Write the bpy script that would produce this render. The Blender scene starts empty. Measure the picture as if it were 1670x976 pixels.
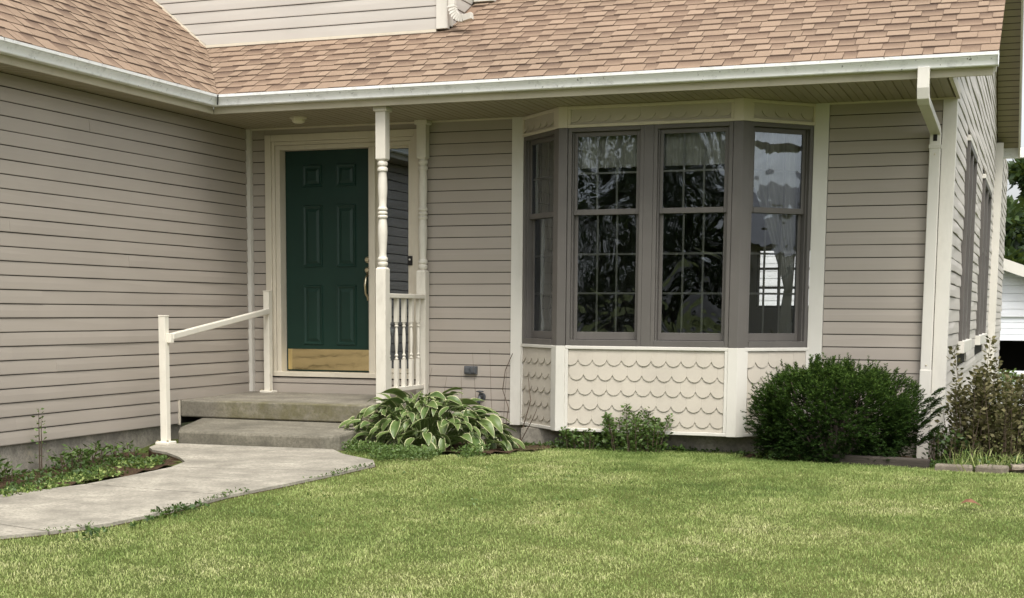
import bpy, bmesh, math, random
import numpy as np
from mathutils import Vector, Matrix

# ------------------------------------------------------------------ camera, world, sun, exposure
S = bpy.context.scene
COL = S.collection
rnd = random.Random(7)
NP = np.random.RandomState(11)

def look_matrix(yaw, pitch, roll):
    y, p, r = map(math.radians, (yaw, pitch, roll))
    f = Vector((-math.sin(y) * math.cos(p), math.cos(y) * math.cos(p), math.sin(p)))
    rt = Vector((math.cos(y), math.sin(y), 0)); up = rt.cross(f)
    c, s = math.cos(r), math.sin(r)
    r2 = c * rt + s * up; u2 = -s * rt + c * up
    m = Matrix((r2, u2, -f)).transposed().to_4x4()
    m.translation = (6.963, -12.108, 0.562)
    return m
cam = bpy.data.cameras.new('camera'); camo = bpy.data.objects.new('camera', cam); COL.objects.link(camo)
camo.matrix_world = look_matrix(21.1405, -6.6906, 0.3144)
cam.sensor_width = 36; cam.lens = 2363.68 / 1670 * 36
cam.shift_x = (835 - 773.35) / 1670; cam.shift_y = (785.96 - 488) / 1670
cam.clip_start = 0.1; cam.clip_end = 1000
S.camera = camo

SUN_EL, SUN_AZ = 60, 150          # azimuth: 0 = +Y, 90 = +X, 180 = -Y
world = bpy.data.worlds.new('World'); S.world = world; world.use_nodes = True
wn = world.node_tree.nodes; wl = world.node_tree.links; wn.clear()
wo = wn.new('ShaderNodeOutputWorld'); bg = wn.new('ShaderNodeBackground'); sky = wn.new('ShaderNodeTexSky')
sky.sky_type = 'NISHITA'; sky.sun_disc = False
sky.sun_elevation = math.radians(SUN_EL); sky.sun_rotation = math.radians(SUN_AZ)
sky.air_density = 1.0; sky.dust_density = 4.0; sky.ozone_density = 1.0
hs = wn.new('ShaderNodeHueSaturation'); hs.inputs['Saturation'].default_value = 0.22
wl.new(sky.outputs[0], hs.inputs['Color']); wl.new(hs.outputs[0], bg.inputs['Color']); wl.new(bg.outputs[0], wo.inputs[0])
bg.inputs['Strength'].default_value = 0.15
sun = bpy.data.lights.new('sun', 'SUN'); suno = bpy.data.objects.new('sun', sun); COL.objects.link(suno)
sun.energy = 1.5; sun.angle = math.radians(25); sun.color = (1.0, 0.955, 0.895)
az, el = math.radians(SUN_AZ), math.radians(SUN_EL)
dirv = Vector((math.sin(az) * math.cos(el), math.cos(az) * math.cos(el), math.sin(el)))
suno.rotation_euler = dirv.to_track_quat('Z', 'Y').to_euler(); suno.location = (0, -20, 30)
vs = S.view_settings; vs.view_transform = 'Standard'; vs.look = 'None'; vs.gamma = 1; vs.exposure = 0.95
S.render.film_transparent = False
S.cycles.max_bounces = 10; S.cycles.transparent_max_bounces = 16

# ------------------------------------------------------------------ materials
def L(h):  # sRGB hex -> linear
    h = h.lstrip('#'); c = [int(h[i:i + 2], 16) / 255 for i in (0, 2, 4)]
    return tuple((x / 12.92 if x <= .04045 else ((x + .055) / 1.055) ** 2.4) for x in c) + (1,)
def scl(c, k): return (min(c[0] * k, 1), min(c[1] * k, 1), min(c[2] * k, 1), 1)
class MT:
    def __init__(s, name):
        s.m = bpy.data.materials.new(name); s.m.use_nodes = True; s.t = s.m.node_tree; s.n = s.t.nodes; s.l = s.t.links
        s.p = s.n['Principled BSDF']; s.out = s.n['Material Output']; s._co = None
    def node(s, t, **k):
        n = s.n.new(t)
        for a, b in k.items(): setattr(n, a, b)
        return n
    def co(s):
        if s._co is None: s._co = s.node('ShaderNodeTexCoord').outputs['Object']
        return s._co
    def mapped(s, sc):
        m = s.node('ShaderNodeMapping'); m.inputs['Scale'].default_value = sc; s.l.new(s.co(), m.inputs[0]); return m.outputs[0]
    def noise(s, scale, detail=4, rough=.55, sc=None, dist=0):
        n = s.node('ShaderNodeTexNoise'); n.inputs['Scale'].default_value = scale; n.inputs['Detail'].default_value = detail
        n.inputs['Roughness'].default_value = rough; n.inputs['Distortion'].default_value = dist
        s.l.new(s.mapped(sc) if sc else s.co(), n.inputs['Vector']); return n.outputs['Fac']
    def ramp(s, fac, stops, interp='LINEAR'):
        r = s.node('ShaderNodeValToRGB'); r.color_ramp.interpolation = interp; e = r.color_ramp.elements
        while len(e) < len(stops): e.new(.5)
        for i, (p, c) in enumerate(stops):
            e[i].position = p; e[i].color = c if not isinstance(c, (int, float)) else (c, c, c, 1)
        s.l.new(fac, r.inputs[0]); return r.outputs[0]
    def mix(s, fac, a, b, mode='MIX'):
        m = s.node('ShaderNodeMix', data_type='RGBA', blend_type=mode)
        for sock, v in ((m.inputs[0], fac), (m.inputs[6], a), (m.inputs[7], b)):
            if hasattr(v, 'is_linked'): s.l.new(v, sock)
            else: sock.default_value = v
        return m.outputs[2]
    def attr(s, name):
        a = s.node('ShaderNodeAttribute'); a.attribute_name = name; return a.outputs['Fac']
    def bump(s, h, strength=.3, dist=.01):
        b = s.node('ShaderNodeBump'); b.inputs['Strength'].default_value = strength; b.inputs['Distance'].default_value = dist
        s.l.new(h, b.inputs['Height']); s.l.new(b.outputs[0], s.p.inputs['Normal']); return b.outputs[0]
    def base(s, c):
        if hasattr(c, 'is_linked'): s.l.new(c, s.p.inputs['Base Color'])
        else: s.p.inputs['Base Color'].default_value = c
    def rough(s, r, spec=.5):
        if hasattr(r, 'is_linked'): s.l.new(r, s.p.inputs['Roughness'])
        else: s.p.inputs['Roughness'].default_value = r
        s.p.inputs['Specular IOR Level'].default_value = spec

def painted(name, c, var=.06, rough=.55, grime=None, grime_amt=.35, bump=.08, gscale=6, sc=None, specks=False):
    m = MT(name); n = m.noise(2.3, 3)
    col = m.mix(m.ramp(n, [(.3, 0.), (.7, 1.)]), scl(c, 1 - var), scl(c, 1 + var))
    if grime:
        g = m.ramp(m.noise(gscale, 6, .7, sc), [(.52, 0.), (.78, grime_amt)])
        col = m.mix(g, col, grime)
    if specks: col = m.mix(m.ramp(m.noise(34, 3, .6, (1, 1, .7)), [(.66, 0.), (.72, .8)]), col, (.06, .055, .045, 1))
    m.base(col); m.rough(rough, .35); m.bump(m.noise(140, 3), bump, .002); return m.m

SIDING = (0.352, 0.312, 0.264, 1)
M = {}
def mk_siding(name, c):
    m = MT(name)
    n1 = m.noise(1.1, 3); n2 = m.noise(30, 4, .6, (1, 1, 14)); n3 = m.noise(5, 6, .75)
    oi = m.node('ShaderNodeObjectInfo')
    col = m.mix(m.ramp(n1, [(.3, 0.), (.7, 1.)]), scl(c, .93), scl(c, 1.06))
    col = m.mix(m.ramp(oi.outputs['Random'], [(0, 0.), (1, .6)]), col, scl(c, 1.09))
    col = m.mix(m.ramp(n3, [(.6, 0.), (.85, .18)]), col, scl(c, .6))
    m.base(col); m.rough(.52, .35); m.bump(n2, .12, .003); return m.m
M['siding'] = mk_siding('siding_vinyl_tan', SIDING)
M['siding_lit'] = mk_siding('siding_vinyl_lit', (.47, .44, .395, 1))  # lighter copy of the siding: stronger light on these walls is in the colour
M['siding_white'] = mk_siding('siding_white', (.72, .73, .75, 1))
M['trim'] = painted('trim_cream_paint', (.60, .545, .435, 1), .05, .5, (.25, .22, .16, 1), .3, sc=(1, 1, .25))
M['white'] = painted('trim_white_paint', (.62, .595, .53, 1), .04, .45, (.3, .28, .22, 1), .25, sc=(1, 1, .3))
M['gutter'] = painted('gutter_white_enamel', (.80, .805, .78, 1), .04, .4, (.09, .085, .06, 1), .4, gscale=11, sc=(1, 1, 1.5), specks=True)
M['fascia'] = painted('fascia_cream_aluminium', (.46, .42, .32, 1), .05, .45, (.2, .17, .11, 1), .3)
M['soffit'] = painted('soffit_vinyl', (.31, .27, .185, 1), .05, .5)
M['wood_white'] = painted('post_white_paint', (.63, .595, .51, 1), .06, .5, (.33, .29, .22, 1), .35, bump=.25, gscale=14, sc=(1, 1, .35))
M['taupe'] = painted('window_taupe_paint', (.112, .103, .093, 1), .08, .4, (.2, .18, .16, 1), .3, sc=(1, 1, .4))
M['muntin'] = painted('muntin_grey', (.33, .32, .29, 1), .03, .5)
M['dark'] = painted('dark_gap', (.02, .018, .016, 1), .1, .9)
M['scallop'] = painted('scallop_paint', (.49, .445, .37, 1), .05, .55, (.3, .26, .2, 1), .25, bump=.2)
M['rail'] = painted('railing_cream_enamel', (.71, .67, .57, 1), .05, .35, (.3, .26, .2, 1), .2)
m = MT('door_green_enamel'); m.base(m.mix(m.ramp(m.noise(3, 3), [(.3, 0.), (.7, 1.)]), (.0065, .027, .0185, 1), (.0085, .033, .023, 1)))
m.rough(.42, .34); m.bump(m.noise(60, 4, .6, (6, 1, .5)), .1, .002); M['door'] = m.m
m = MT('brass'); m.base((.80, .66, .36, 1)); m.p.inputs['Metallic'].default_value = 1
m.rough(m.ramp(m.noise(8, 5), [(.35, .04), (.8, .14)])); m.bump(m.noise(5, 2), .25, .006); M['brass'] = m.m
m = MT('worn_brass'); m.base((.62, .55, .38, 1)); m.p.inputs['Metallic'].default_value = 1; m.rough(.3); M['oldbrass'] = m.m
m = MT('grey_plastic'); m.base(m.mix(m.noise(40, 3), (.05, .055, .06, 1), (.11, .115, .12, 1))); m.rough(.5); M['plastic'] = m.m
m = MT('lamp_glass'); m.base((.62, .58, .42, 1)); m.rough(.35); M['lamp'] = m.m

def shingle_mat():
    m = MT('asphalt_shingle'); t = m.attr('tone')
    c = m.ramp(t, [(0, (.030, .021, .016, 1)), (.25, (.105, .072, .052, 1)), (.5, (.198, .142, .098, 1)), (.75, (.270, .200, .140, 1)), (1, (.35, .268, .194, 1))])
    sp = m.noise(260, 2, .8); c = m.mix(m.ramp(sp, [(.38, .32), (.5, 0.), (.66, 0.)]), c, (.12, .075, .06, 1))
    c = m.mix(m.ramp(m.noise(300, 2, .7, (1, 1, 1.1)), [(.56, 0.), (.72, .35)]), c, (.66, .5, .38, 1))
    c = m.mix(m.ramp(m.noise(.9, 4), [(.4, 0.), (.75, .22)]), c, (.33, .22, .155, 1))
    m.base(c); m.rough(.95, .15); m.bump(sp, .5, .004); return m.m
M['shingle'] = shingle_mat()
m = MT('roof_felt'); m.base(m.mix(m.noise(12, 5), (.20, .14, .10, 1), (.29, .205, .145, 1))); m.rough(.95, .1); M['felt'] = m.m

def concrete(name, c, moss=False, streak=False):
    m = MT(name); a = m.noise(3, 6, .65); b = m.noise(45, 6, .7); f = m.noise(220, 2)
    col = m.mix(m.ramp(a, [(.36, 0.), (.64, 1.)]), scl(c, .62), scl(c, 1.22))
    col = m.mix(m.ramp(m.noise(2.2, 7, .75, (.5, 3, 2)), [(.44, .0), (.6, .45)]), col, scl(c, .6))
    col = m.mix(m.ramp(b, [(.40, .6), (.56, 0.)]), col, scl(c, .5))
    col = m.mix(m.ramp(f, [(.6, 0.), (.75, .3)]), col, scl(c, 1.6))
    if streak:
        col = m.mix(m.ramp(m.noise(5, 5, .6, (1, 1, .12)), [(.5, 0.), (.7, .55)]), col, scl(c, .45))
        col = m.mix(m.ramp(m.noise(9, 5, .6), [(.6, 0.), (.75, .5)]), col, (.45, .40, .29, 1))
    if moss:
        g = m.node('ShaderNodeNewGeometry'); s = m.node('ShaderNodeSeparateXYZ'); m.l.new(m.co(), s.inputs[0])
        k = m.ramp(m.noise(7, 6, .7), [(.30, 0.05), (.58, .75)])
        r = m.ramp(s.outputs['Y'], [(0, 0.), (1, 0.)])
        mp = m.node('ShaderNodeMapRange'); mp.inputs[1].default_value = -.12; mp.inputs[2].default_value = -.33; m.l.new(s.outputs['Y'], mp.inputs[0])
        mx = m.node('ShaderNodeMapRange'); mx.inputs[1].default_value = -.68; mx.inputs[2].default_value = -.46; m.l.new(s.outputs['X'], mx.inputs[0])
        q = m.node('ShaderNodeMath', operation='MULTIPLY'); m.l.new(mp.outputs[0], q.inputs[0]); m.l.new(mx.outputs[0], q.inputs[1])
        q2 = m.node('ShaderNodeMath', operation='MULTIPLY'); m.l.new(q.outputs[0], q2.inputs[0]); m.l.new(k, q2.inputs[1])
        mc = m.mix(m.noise(30, 4), (.075, .066, .032, 1), (.15, .138, .062, 1))
        col = m.mix(q2.outputs[0], col, mc)
    m.base(col); m.rough(.92, .2); m.bump(b, .45, .006); return m.m
M['walk'] = concrete('concrete_walk', (.355, .328, .268, 1))
M['stoop'] = concrete('concrete_stoop', (.25, .228, .18, 1), moss=True)
M['step'] = concrete('concrete_step', (.205, .188, .146, 1))
M['found'] = concrete('concrete_foundation', (.30, .275, .225, 1), streak=True)
M['stone'] = concrete('edging_stone', (.25, .215, .165, 1))

def foliage(name, stops, rough=.5, trans=.25, attr='tone', spec=.4):
    m = MT(name); t = m.attr(attr); c = m.ramp(t, stops)
    c = m.mix(m.ramp(m.noise(25, 3), [(.3, 0.), (.7, .25)]), c, scl(stops[0][1], 1.2))
    m.base(c); m.rough(rough, spec)
    tr = m.node('ShaderNodeBsdfTranslucent'); m.l.new(m.mix(.4, c, (.25, .32, .04, 1)), tr.inputs[0])
    mx = m.node('ShaderNodeMixShader'); mx.inputs[0].default_value = trans
    m.l.new(m.p.outputs[0], mx.inputs[1]); m.l.new(tr.outputs[0], mx.inputs[2]); m.l.new(mx.outputs[0], m.out.inputs[0]); return m.m
M['grass'] = foliage('lawn_blades', [(0, (.085, .14, .035, 1)), (.3, (.21, .285, .08, 1)), (.55, (.39, .455, .16, 1)), (.8, (.57, .565, .27, 1)), (1, (.74, .68, .42, 1))], .6, .3, spec=.2)
M['yew'] = foliage('yew_needles', [(0, (.005, .012, .004, 1)), (.45, (.013, .030, .006, 1)), (.8, (.034, .070, .011, 1)), (1, (.09, .15, .028, 1))], .7, .10, spec=.08)
M['shrub'] = foliage('shrub_leaves', [(0, (.028, .026, .012, 1)), (.4, (.090, .083, .036, 1)), (.7, (.165, .145, .068, 1)), (1, (.25, .23, .12, 1))], .6, .15, spec=.15)
M['weed'] = foliage('weed_leaves', [(0, (.022, .045, .010, 1)), (.5, (.06, .11, .022, 1)), (1, (.13, .20, .05, 1))], .5, .2)
M['tree'] = foliage('tree_leaves', [(0, (.012, .026, .009, 1)), (.5, (.035, .065, .018, 1)), (1, (.095, .14, .04, 1))], .6, .2)
M['stem'] = painted('woody_stem', (.085, .06, .04, 1), .2, .8)
M['greenstem'] = painted('green_stem', (.10, .15, .035, 1), .2, .6)
m = MT('hosta_leaf'); mg = m.attr('margin'); tn = m.attr('tone')
g_ = m.ramp(m.noise(9, 3), [(.3, (.045, .085, .022, 1)), (.7, (.10, .155, .04, 1))])
g_ = m.mix(m.ramp(m.node('ShaderNodeObjectInfo').outputs['Random'], [(0, 0.), (1, .45)]), g_, (.17, .22, .065, 1))
c = m.mix(m.ramp(mg, [(.52, 0.), (.66, 1.)]), g_, (.47, .475, .26, 1)); m.base(c); m.rough(.42, .4)
tr = m.node('ShaderNodeBsdfTranslucent'); m.l.new(c, tr.inputs[0]); mx = m.node('ShaderNodeMixShader'); mx.inputs[0].default_value = .18
m.l.new(m.p.outputs[0], mx.inputs[1]); m.l.new(tr.outputs[0], mx.inputs[2]); m.l.new(mx.outputs[0], m.out.inputs[0])
m.bump(m.noise(30, 2, .5, (1, 5, 1)), .3, .004); M['hosta'] = m.m
m = MT('soil_mulch'); a = m.noise(22, 8, .75); b = m.noise(2.2, 4)
c = m.mix(a, (.028, .018, .012, 1), (.14, .09, .055, 1)); c = m.mix(m.ramp(b, [(.5, 0.), (.65, .55)]), c, (.06, .085, .025, 1))
m.base(c); m.rough(.95, .1); m.bump(a, 1., .04); M['soil'] = m.m
m = MT('lawn_ground'); a = m.noise(.8, 5); b = m.noise(60, 4, .7)
c = m.mix(m.ramp(a, [(.35, 0.), (.65, 1.)]), (.075, .10, .025, 1), (.17, .18, .055, 1)); c = m.mix(b, scl((.07, .085, .025, 1), .8), c)
m.base(c); m.rough(.95, .1); m.bump(b, .8, .02); M['lawn'] = m.m
m = MT('weathered_timber'); a = m.noise(9, 6, .7, (.3, 3, 6)); m.base(m.mix(a, (.028, .024, .02, 1), (.085, .072, .058, 1))); m.rough(.9, .2); m.bump(a, .8, .01); M['timber'] = m.m
M['bark'] = painted('bark', (.07, .055, .042, 1), .3, .9, bump=1.)
m = MT('curtain_fabric'); m.base(m.mix(m.noise(6, 4), (.52, .51, .45, 1), (.68, .67, .60, 1))); m.rough(.9, .1)
tp = m.node('ShaderNodeBsdfTransparent'); mx = m.node('ShaderNodeMixShader'); mx.inputs[0].default_value = .10
m.l.new(m.p.outputs[0], mx.inputs[1]); m.l.new(tp.outputs[0], mx.inputs[2]); m.l.new(mx.outputs[0], m.out.inputs[0]); M['curtain'] = m.m
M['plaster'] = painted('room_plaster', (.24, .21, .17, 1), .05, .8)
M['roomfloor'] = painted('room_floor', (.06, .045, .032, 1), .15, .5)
M['deadleaf'] = painted('dead_leaf', (.16, .075, .04, 1), .3, .8)
M['roofgrey'] = painted('grey_roofing', (.16, .16, .165, 1), .15, .9)
M['doorwhite'] = painted('white_panel_door', (.80, .82, .85, 1), .02, .5)

def glass_mat(name, ior, dist, scale, tint):
    m = MT(name); m.n.remove(m.p)
    fr = m.node('ShaderNodeFresnel'); fr.inputs['IOR'].default_value = ior
    tr = m.node('ShaderNodeBsdfTransparent'); tr.inputs[0].default_value = tint
    gl = m.node('ShaderNodeBsdfGlossy'); gl.inputs['Roughness'].default_value = .0; gl.inputs['Color'].default_value = (.84, .92, 1, 1)
    mx = m.node('ShaderNodeMixShader')
    h = m.noise(scale, 2, .45, None, 1.2); b = m.node('ShaderNodeBump'); b.inputs['Strength'].default_value = 1; b.inputs['Distance'].default_value = dist
    m.l.new(h, b.inputs['Height']); m.l.new(b.outputs[0], gl.inputs['Normal'])
    m.l.new(fr.outputs[0], mx.inputs[0]); m.l.new(tr.outputs[0], mx.inputs[1]); m.l.new(gl.outputs[0], mx.inputs[2]); m.l.new(mx.outputs[0], m.out.inputs[0])
    return m.m
M['glass'] = glass_mat('window_glass_wavy', 1.95, .010, 2.3, (.85, .87, .85, 1))
M['glass_side'] = glass_mat('window_glass_side', 2.5, .007, 2.2, (.85, .87, .86, 1))
M['glass_flat'] = glass_mat('sidelight_glass', 2.3, .0002, 3, (.45, .47, .5, 1))

# ------------------------------------------------------------------ mesh helpers
class FR:
    """a local frame: origin, along-vector u, outward n, up z"""
    def __init__(s, o, u, n): s.o = Vector(o); s.u = Vector(u).normalized(); s.n = Vector(n).normalized(); s.z = Vector((0, 0, 1))
    def __call__(s, u, o, z): return s.o + s.u * u + s.n * o + s.z * z
W = FR((0, 0, 0), (1, 0, 0), (0, -1, 0))       # front wall: u = x, outward = -y
WING = FR((0, 0, 0), (0, -1, 0), (1, 0, 0))    # wing wall: u = -y, outward = +x
SIDE = FR((6.272, 0, 0), (0, 1, 0), (1, 0, 0)) # side wall: u = y, outward = +x
class MB:
    def __init__(s): s.v = []; s.f = []; s.a = []
    def add(s, vs, fs, tone=None):
        b = len(s.v); s.v += [tuple(v) for v in vs]; s.f += [tuple(b + i for i in f) for f in fs]
        if tone is not None: s.a += list(tone) if hasattr(tone, '__len__') else [tone] * len(vs)
    def box(s, fr, u0, u1, o0, o1, z0, z1, tone=None):
        p = [fr(u, o, z) for z in (z0, z1) for o in (o0, o1) for u in (u0, u1)]
        s.add(p, [(0, 1, 3, 2), (4, 6, 7, 5), (0, 4, 5, 1), (2, 3, 7, 6), (0, 2, 6, 4), (1, 5, 7, 3)], tone); return s
    def prism(s, P, Q):  # two matching loops joined with caps
        n = len(P); s.add(list(P) + list(Q), [(i, (i + 1) % n, n + (i + 1) % n, n + i) for i in range(n)] + [tuple(range(n))[::-1], tuple(range(n, 2 * n))]); return s
    def lathe(s, c, prof, n=16):
        c = Vector(c); vs = []
        for r, z in prof:
            for i in range(n):
                a = 2 * math.pi * i / n; vs.append(c + Vector((r * math.cos(a), r * math.sin(a), z)))
        k = len(prof); fs = [(j * n + i, j * n + (i + 1) % n, (j + 1) * n + (i + 1) % n, (j + 1) * n + i) for j in range(k - 1) for i in range(n)]
        fs += [tuple(range(n))[::-1], tuple((k - 1) * n + i for i in range(n))]; s.add(vs, fs); return s
    def tube(s, pts, r, n=6, tone=None):
        pts = [Vector(p) for p in pts]; rs = r if hasattr(r, '__len__') else [r] * len(pts); vs = []
        for i, p in enumerate(pts):
            d = (pts[min(i + 1, len(pts) - 1)] - pts[max(i - 1, 0)]).normalized()
            a = d.orthogonal().normalized(); b = d.cross(a)
            vs += [p + rs[i] * (a * math.cos(2 * math.pi * k / n) + b * math.sin(2 * math.pi * k / n)) for k in range(n)]
        k = len(pts); fs = [(j * n + i, j * n + (i + 1) % n, (j + 1) * n + (i + 1) % n, (j + 1) * n + i) for j in range(k - 1) for i in range(n)]
        fs += [tuple(range(n))[::-1], tuple((k - 1) * n + i for i in range(n))]; s.add(vs, fs, tone); return s
    def mesh(s, name, mat, smooth=False, attr='tone'):
        me = bpy.data.meshes.new(name); me.from_pydata(s.v, [], s.f); me.materials.append(mat)
        if s.a:
            at = me.attributes.new(attr, 'FLOAT', 'POINT'); at.data.foreach_set('value', s.a)
        bm = bmesh.new(); bm.from_mesh(me); bmesh.ops.recalc_face_normals(bm, faces=bm.faces) if not s.a and len(s.f) > 1 else None; bm.to_mesh(me); bm.free()
        if smooth: me.polygons.foreach_set('use_smooth', [True] * len(me.polygons))
        me.update(); return me
    def build(s, name, mat, parent=None, smooth=False, bevel=0, attr='tone'):
        return link(name, s.mesh(name, M[mat] if isinstance(mat, str) else mat, smooth, attr), parent, bevel)
def link(name, me, parent=None, bevel=0):
    o = bpy.data.objects.new(name, me); COL.objects.link(o); o.parent = parent
    if bevel:
        b = o.modifiers.new('bevel', 'BEVEL'); b.width = bevel; b.segments = 2; b.limit_method = 'ANGLE'
    return o
def autosmooth(o, ang=40):
    me = o.data; me.polygons.foreach_set('use_smooth', [True] * len(me.polygons))
    if hasattr(me, 'set_sharp_from_angle'): me.set_sharp_from_angle(angle=math.radians(ang))
    return o
def bulk(name, V, F, mat, tone=None, parent=None, attr='tone'):
    """V (n,3) float, F (m,k) int; quick mesh from numpy arrays"""
    me = bpy.data.meshes.new(name); k = F.shape[1]
    me.vertices.add(len(V)); me.vertices.foreach_set('co', V.astype(np.float32).ravel())
    me.loops.add(F.size); me.loops.foreach_set('vertex_index', F.astype(np.int32).ravel())
    me.polygons.add(len(F)); me.polygons.foreach_set('loop_start', np.arange(0, F.size, k, dtype=np.int32)); me.polygons.foreach_set('loop_total', np.full(len(F), k, dtype=np.int32))
    if tone is not None:
        a = me.attributes.new(attr, 'FLOAT', 'POINT'); a.data.foreach_set('value', tone.astype(np.float32))
    me.update(calc_edges=True); me.validate(); me.materials.append(M[mat]); return link(name, me, parent)
def thing(name, label, cat, loc=(0, 0, 0), group=None):
    o = bpy.data.objects.new(name, None); COL.objects.link(o); o.empty_display_size = .2; o.location = loc
    return tag(o, label, cat, group)
def tag(o, label, cat, group=None):
    o['label'] = label; o['category'] = cat
    if group: o['group'] = group
    return o
def struct(o, kind='structure'): o['kind'] = kind; return o
def part(o, label): o['label'] = label; return o
def inpoly(x, y, P):
    x = np.asarray(x); y = np.asarray(y); r = np.zeros(x.shape, bool); n = len(P)
    for i in range(n):
        x1, y1 = P[i]; x2, y2 = P[(i + 1) % n]
        c = ((y1 > y) != (y2 > y)) & (x < (x2 - x1) * (y - y1) / ((y2 - y1) or 1e-9) + x1); r ^= c
    return r
def clip(poly, f):  # keep f(p) >= 0, poly of tuples
    out = []
    for i, p in enumerate(poly):
        q = poly[(i + 1) % len(poly)]; a, b = f(p), f(q)
        if a >= 0: out.append(p)
        if (a >= 0) != (b >= 0):
            t = a / (a - b); out.append(tuple(p[k] + t * (q[k] - p[k]) for k in range(len(p))))
    return out
def ground(x, y):
    y = np.asarray(y, float)
    z = np.where(y < -1.95, -.535 + .033 * (y + 1.95), -.535 - .035 * (y + 1.95))
    z = z - .085 * np.clip((.95 - np.asarray(x, float)) / .55, 0, 1) * np.clip((-1.5 - y) / .5, 0, 1)
    z = np.where(y < -14, -.535 - .033 * 12.05, z); z = np.where(y > 0, -.603 - .03 * np.minimum(y, 16), z)
    return z
def ground_walk(x, y): return ground(np.full_like(np.asarray(x, float), 3.0), y)
def gz(x, y): return float(ground(x, y))

# ------------------------------------------------------------------ ground, walk, beds
ys = [-260, -60, -14, -10, -7, -4, -2.0, -1.95, -1.5, -1, 0, 4, 10, 16, 60, 260]; xs = [-260, -40, -8, 0, .38, .66, .98, 4, 9, 40, 260]
V = [(x, y, gz(x, y)) for y in ys for x in xs]; nx = len(xs)
mb = MB(); mb.add(V, [(j * nx + i, j * nx + i + 1, (j + 1) * nx + i + 1, (j + 1) * nx + i) for j in range(len(ys) - 1) for i in range(nx - 1)])
struct(mb.build('lawn', 'lawn'))

FAR = [(.30, -2.02), (.38, -2.30), (.50, -2.44), (.70, -2.54), (.95, -2.75), (1.14, -2.97), (1.20, -3.25), (1.18, -3.57), (1.12, -4.14), (.88, -4.70), (.45, -5.3), (-.6, -6.0)]
NEAR = [(1.86, -1.96), (2.06, -2.19), (2.44, -2.45), (2.55, -2.66), (2.5, -3.05), (2.40, -3.66), (2.28, -4.25), (2.25, -4.85), (2.17, -5.35), (2.01, -5.68), (1.84, -5.88), (1.2, -6.5), (.3, -7.1)]
SLABS = [FAR[:7] + NEAR[:5][::-1], FAR[6:9] + [NEAR[4], NEAR[5], NEAR[6]][::-1], FAR[8:11] + NEAR[6:10][::-1], FAR[10:] + NEAR[9:][::-1]]
WALKPOLY = FAR + NEAR[::-1]
walk = None
mb = MB(); P = [Vector((x, y, gz(3, y) + .004)) for x, y in WALKPOLY]
mb.prism([p - Vector((0, 0, .12)) for p in P], P); walk = struct(mb.build('walkway', 'soil'))
for sl in SLABS:
    cx = sum(p[0] for p in sl) / len(sl); cy = sum(p[1] for p in sl) / len(sl)
    inset = [(cx + (x - cx) * .990, cy + (y - cy) * .990) for x, y in sl]
    P = [Vector((x, y, gz(3, y) + .022)) for x, y in inset]
    mb = MB(); mb.prism([p - Vector((0, 0, .10)) for p in P], P); o = mb.build('concrete_slab', 'walk', walk)
    tm = o.modifiers.new('tri', 'TRIANGULATE')
def bed_sheet(name, poly, h=.012, step=.09):
    """a bumpy sheet of soil inside a polygon"""
    x0, x1 = min(p[0] for p in poly), max(p[0] for p in poly); y0, y1 = min(p[1] for p in poly), max(p[1] for p in poly)
    nx_, ny_ = int((x1 - x0) / step) + 2, int((y1 - y0) / step) + 2
    X, Y = np.meshgrid(x0 + np.arange(nx_) * step, y0 + np.arange(ny_) * step)
    Z = ground(X, Y) + h + NP.rand(*X.shape) * .02
    inside = inpoly(X, Y, poly); F = []
    for j in range(ny_ - 1):
        for i in range(nx_ - 1):
            if inside[j, i] and inside[j + 1, i] and inside[j, i + 1] and inside[j + 1, i + 1]: F.append((j * nx_ + i, j * nx_ + i + 1, (j + 1) * nx_ + i + 1, (j + 1) * nx_ + i))
    o = bulk(name, np.stack([X, Y, Z], -1).reshape(-1, 3), np.array(F), 'soil'); return struct(o)
BED_L = [(-.02, -2.0), (.30, -2.02)] + FAR[1:10] + [(.3, -5.4), (-.02, -5.5)]
BED_R = [(4.75, .02), (4.80, -.78), (6.28, -1.0), (6.5, -1.22), (7.4, -1.25), (8.2, -1.0), (8.2, 1.2), (6.3, 1.2), (6.28, .02)]
BED_H = [(1.72, -.2), (1.70, -1.4), (1.95, -1.85), (2.6, -2.0), (3.1, -1.75), (3.3, -1.0), (3.25, -.2)]
bed_sheet('flower_bed', BED_L); bed_sheet('flower_bed', BED_R); bed_sheet('flower_bed', BED_H)

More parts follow.
